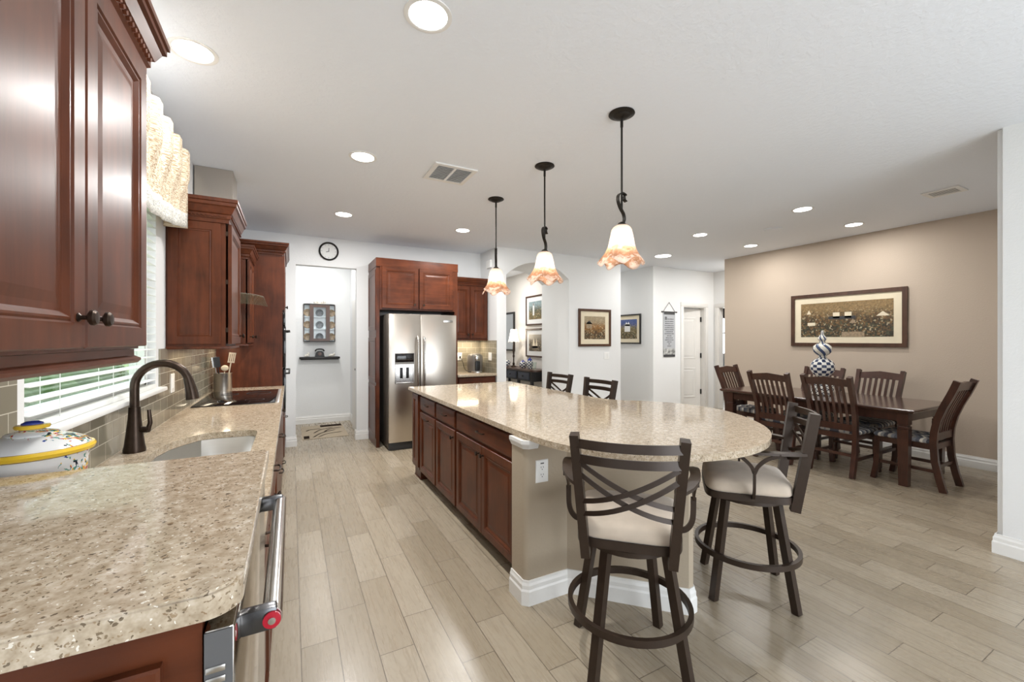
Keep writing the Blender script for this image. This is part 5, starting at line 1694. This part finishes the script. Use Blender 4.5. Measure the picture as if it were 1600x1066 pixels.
def chair():
    t = thing('dining_chair', 'x', 'dining chair', (0, 0, 0), 0, 'dining chairs around the table')
    def bc(z):  # y of the curved back at height z
        pts = [(0.0, -.275), (.12, -.245), (.28, -.215), (.45, -.205), (.56, -.212), (.68, -.235), (.80, -.275), (.92, -.325), (1.0, -.355), (1.05, -.372)]
        for (za, ya), (zb, yb) in zip(pts, pts[1:]):
            if z <= zb:
                return ya + (yb - ya) * (z - za) / (zb - za)
        return pts[-1][1]
    for s_ in (-1, 1):
        pts = [(s_ * (.20 + .018 * max(0, z - .45) / .6), bc(z), z) for z in (0, .06, .12, .2, .28, .36, .45, .5, .56, .62, .68, .74, .80, .86, .92, .98, 1.05)]
        MB().sweep(pts, 1, rect=(.052, .040), up=(1, 0, 0)).build('back_post', 'dining_wood', t, local=True)
        pts = bez([(s_ * .205, .215, .44), (s_ * .207, .218, .30), (s_ * .21, .225, .15), (s_ * .215, .25, 0)], 5)
        MB().sweep(pts, 1, rect=(.045, .045), up=(1, 0, 0)).build('leg', 'dining_wood', t, local=True)
    m = MB()
    m.box(-.19, .19, .195, .225, .385, .44); m.box(-.19, .19, -.215, -.19, .385, .44)
    for s_ in (-1, 1):
        m.box(s_ * .20 - .012, s_ * .20 + .012, -.19, .20, .385, .44)
    m.build('seat_rail', 'dining_wood', t, smooth=False, local=True)
    m = MB()
    rings = []
    for f, z in ((.97, .44), (1, .45), (1, .462), (.96, .478), (.85, .487), (.4, .493)):
        rings.append([m.b.verts.new((x * f, y * f + .01, z)) for x, y in [(-.215, -.19), (-.225, 0), (-.235, .225), (-.20, .245), (0, .255), (.20, .245), (.235, .225), (.225, 0), (.215, -.19), (0, -.195)]])
    for a, b in zip(rings, rings[1:]):
        for j in range(10):
            m._f([a[j], a[(j + 1) % 10], b[(j + 1) % 10], b[j]])
    m._f(rings[-1]); m._f(rings[0][::-1])
    m.build('seat_cushion', 'chevron', t, local=True, angle=60)
    # crest rail, slightly peaked
    m = MB()
    n = 10
    rows_ = []
    for k in range(n + 1):
        x = -.2 + .4 * k / n
        peak = .022 * (1 - abs(x) / .2)
        lo_, hi_ = .945 + .01 * (1 - abs(x) / .2), 1.020 + peak
        rows_.append([m.b.verts.new((x, bc(z) + dy, z)) for z, dy in ((lo_, -.012), (lo_, .012), (hi_, .012), (hi_, -.012))])
    for a, b in zip(rows_, rows_[1:]):
        for j in range(4):
            m._f([a[j], a[(j + 1) % 4], b[(j + 1) % 4], b[j]])
    m._f(rows_[0]); m._f(rows_[-1][::-1])
    m.build('crest_rail', 'dining_wood', t, smooth=False, local=True)
    MB().box(-.19, .19, -.225, -.20, .475, .545).build('lower_rail', 'dining_wood', t, smooth=False, local=True)
    for k in range(6):
        x = -.135 + .27 * k / 5
        pts = [(x * (1 + .08 * (z - .5)), bc(z), z) for z in (.54, .60, .66, .72, .78, .84, .90, .955)]
        MB().sweep(pts, 1, rect=(.012, .026), up=(1, 0, 0)).build('slat', 'dining_wood', t, local=True)
    m = MB()
    for s_ in (-1, 1):
        m.box(s_ * .205 - .009, s_ * .205 + .009, -.21, .215, .17, .20)
    m.box(-.2, .2, -.232, -.214, .21, .24); m.box(-.2, .2, .205, .223, .24, .27)
    m.build('stretcher', 'dining_wood', t, smooth=False, local=True)
    return t


ch = chair()
ch['label'] = 'dining chair in profile at the near right end of the dining table'
ch.location = (5.57, 1.82, 0); ch.rotation_euler = (0, 0, 0)
dup(ch, (5.365, 2.345, 0), -PI / 2, 'dining chair with its back to the island, right behind the sideways bar stool')
dup(ch, (5.31, 2.92, 0), -PI / 2, 'dining chair with its back to the island, left of the checkered centrepiece')
dup(ch, (6.05, 2.41, 0), PI / 2, 'dining chair against the beige wall side, right of the checkered centrepiece')
dup(ch, (6.05, 3.02, 0), PI / 2, 'dining chair against the beige wall side, directly behind the checkered centrepiece')
dup(ch, (5.72, 3.62, 0), PI, 'dining chair at the far left end of the table by the hall doorway')

# centrepiece
cp = thing('centrepiece', 'stacked blue and white ceramic finial centrepiece on the dining table', 'vase', (5.70, 2.706, 0.761))
MB().lathe([(0.10, 0), (0.11, .01), (0.115, .05), (0.115, .15), (0.105, .17), (0.09, .175)], (0, 0, 0), 36).build('base', 'diamond', cp, local=True)
MB().lathe([(0.09, .175), (0.105, .19), (0.10, .205), (0.06, .215), (0.055, .222)], (0, 0, 0), 36).build('foot', 'utensil_cream', cp, local=True)
MB().lathe([(0.055, .22), (0.09, .245), (0.118, .29), (0.125, .335), (0.118, .38), (0.09, .42), (0.05, .445), (0.038, .455)], (0, 0, 0), 40).build('checkered_globe', 'check', cp, local=True)
MB().lathe([(0.038, .452), (0.045, .462), (0.04, .475), (0.065, .49), (0.09, .52), (0.098, .555), (0.09, .59), (0.065, .615), (0.035, .63)], (0, 0, 0), 40).build('swirl_globe', 'swirl', cp, local=True)
MB().lathe([(0.035, .628), (0.028, .645), (0.03, .655), (0.046, .675), (0.044, .695), (0.024, .72), (0.016, .74), (0.018, .75), (0.012, .77), (0.002, .785)], (0, 0, 0), 28).build('finial', 'swirl', cp, local=True)

# bedroom window valance far away
tag(box(10.52, 10.595, 6.8, 8.2, 2.02, 2.36, bev=.01).build('window_valance', 'valance_dark', None), 'dark valance over the bright window seen through the hall doorway', 'valance')
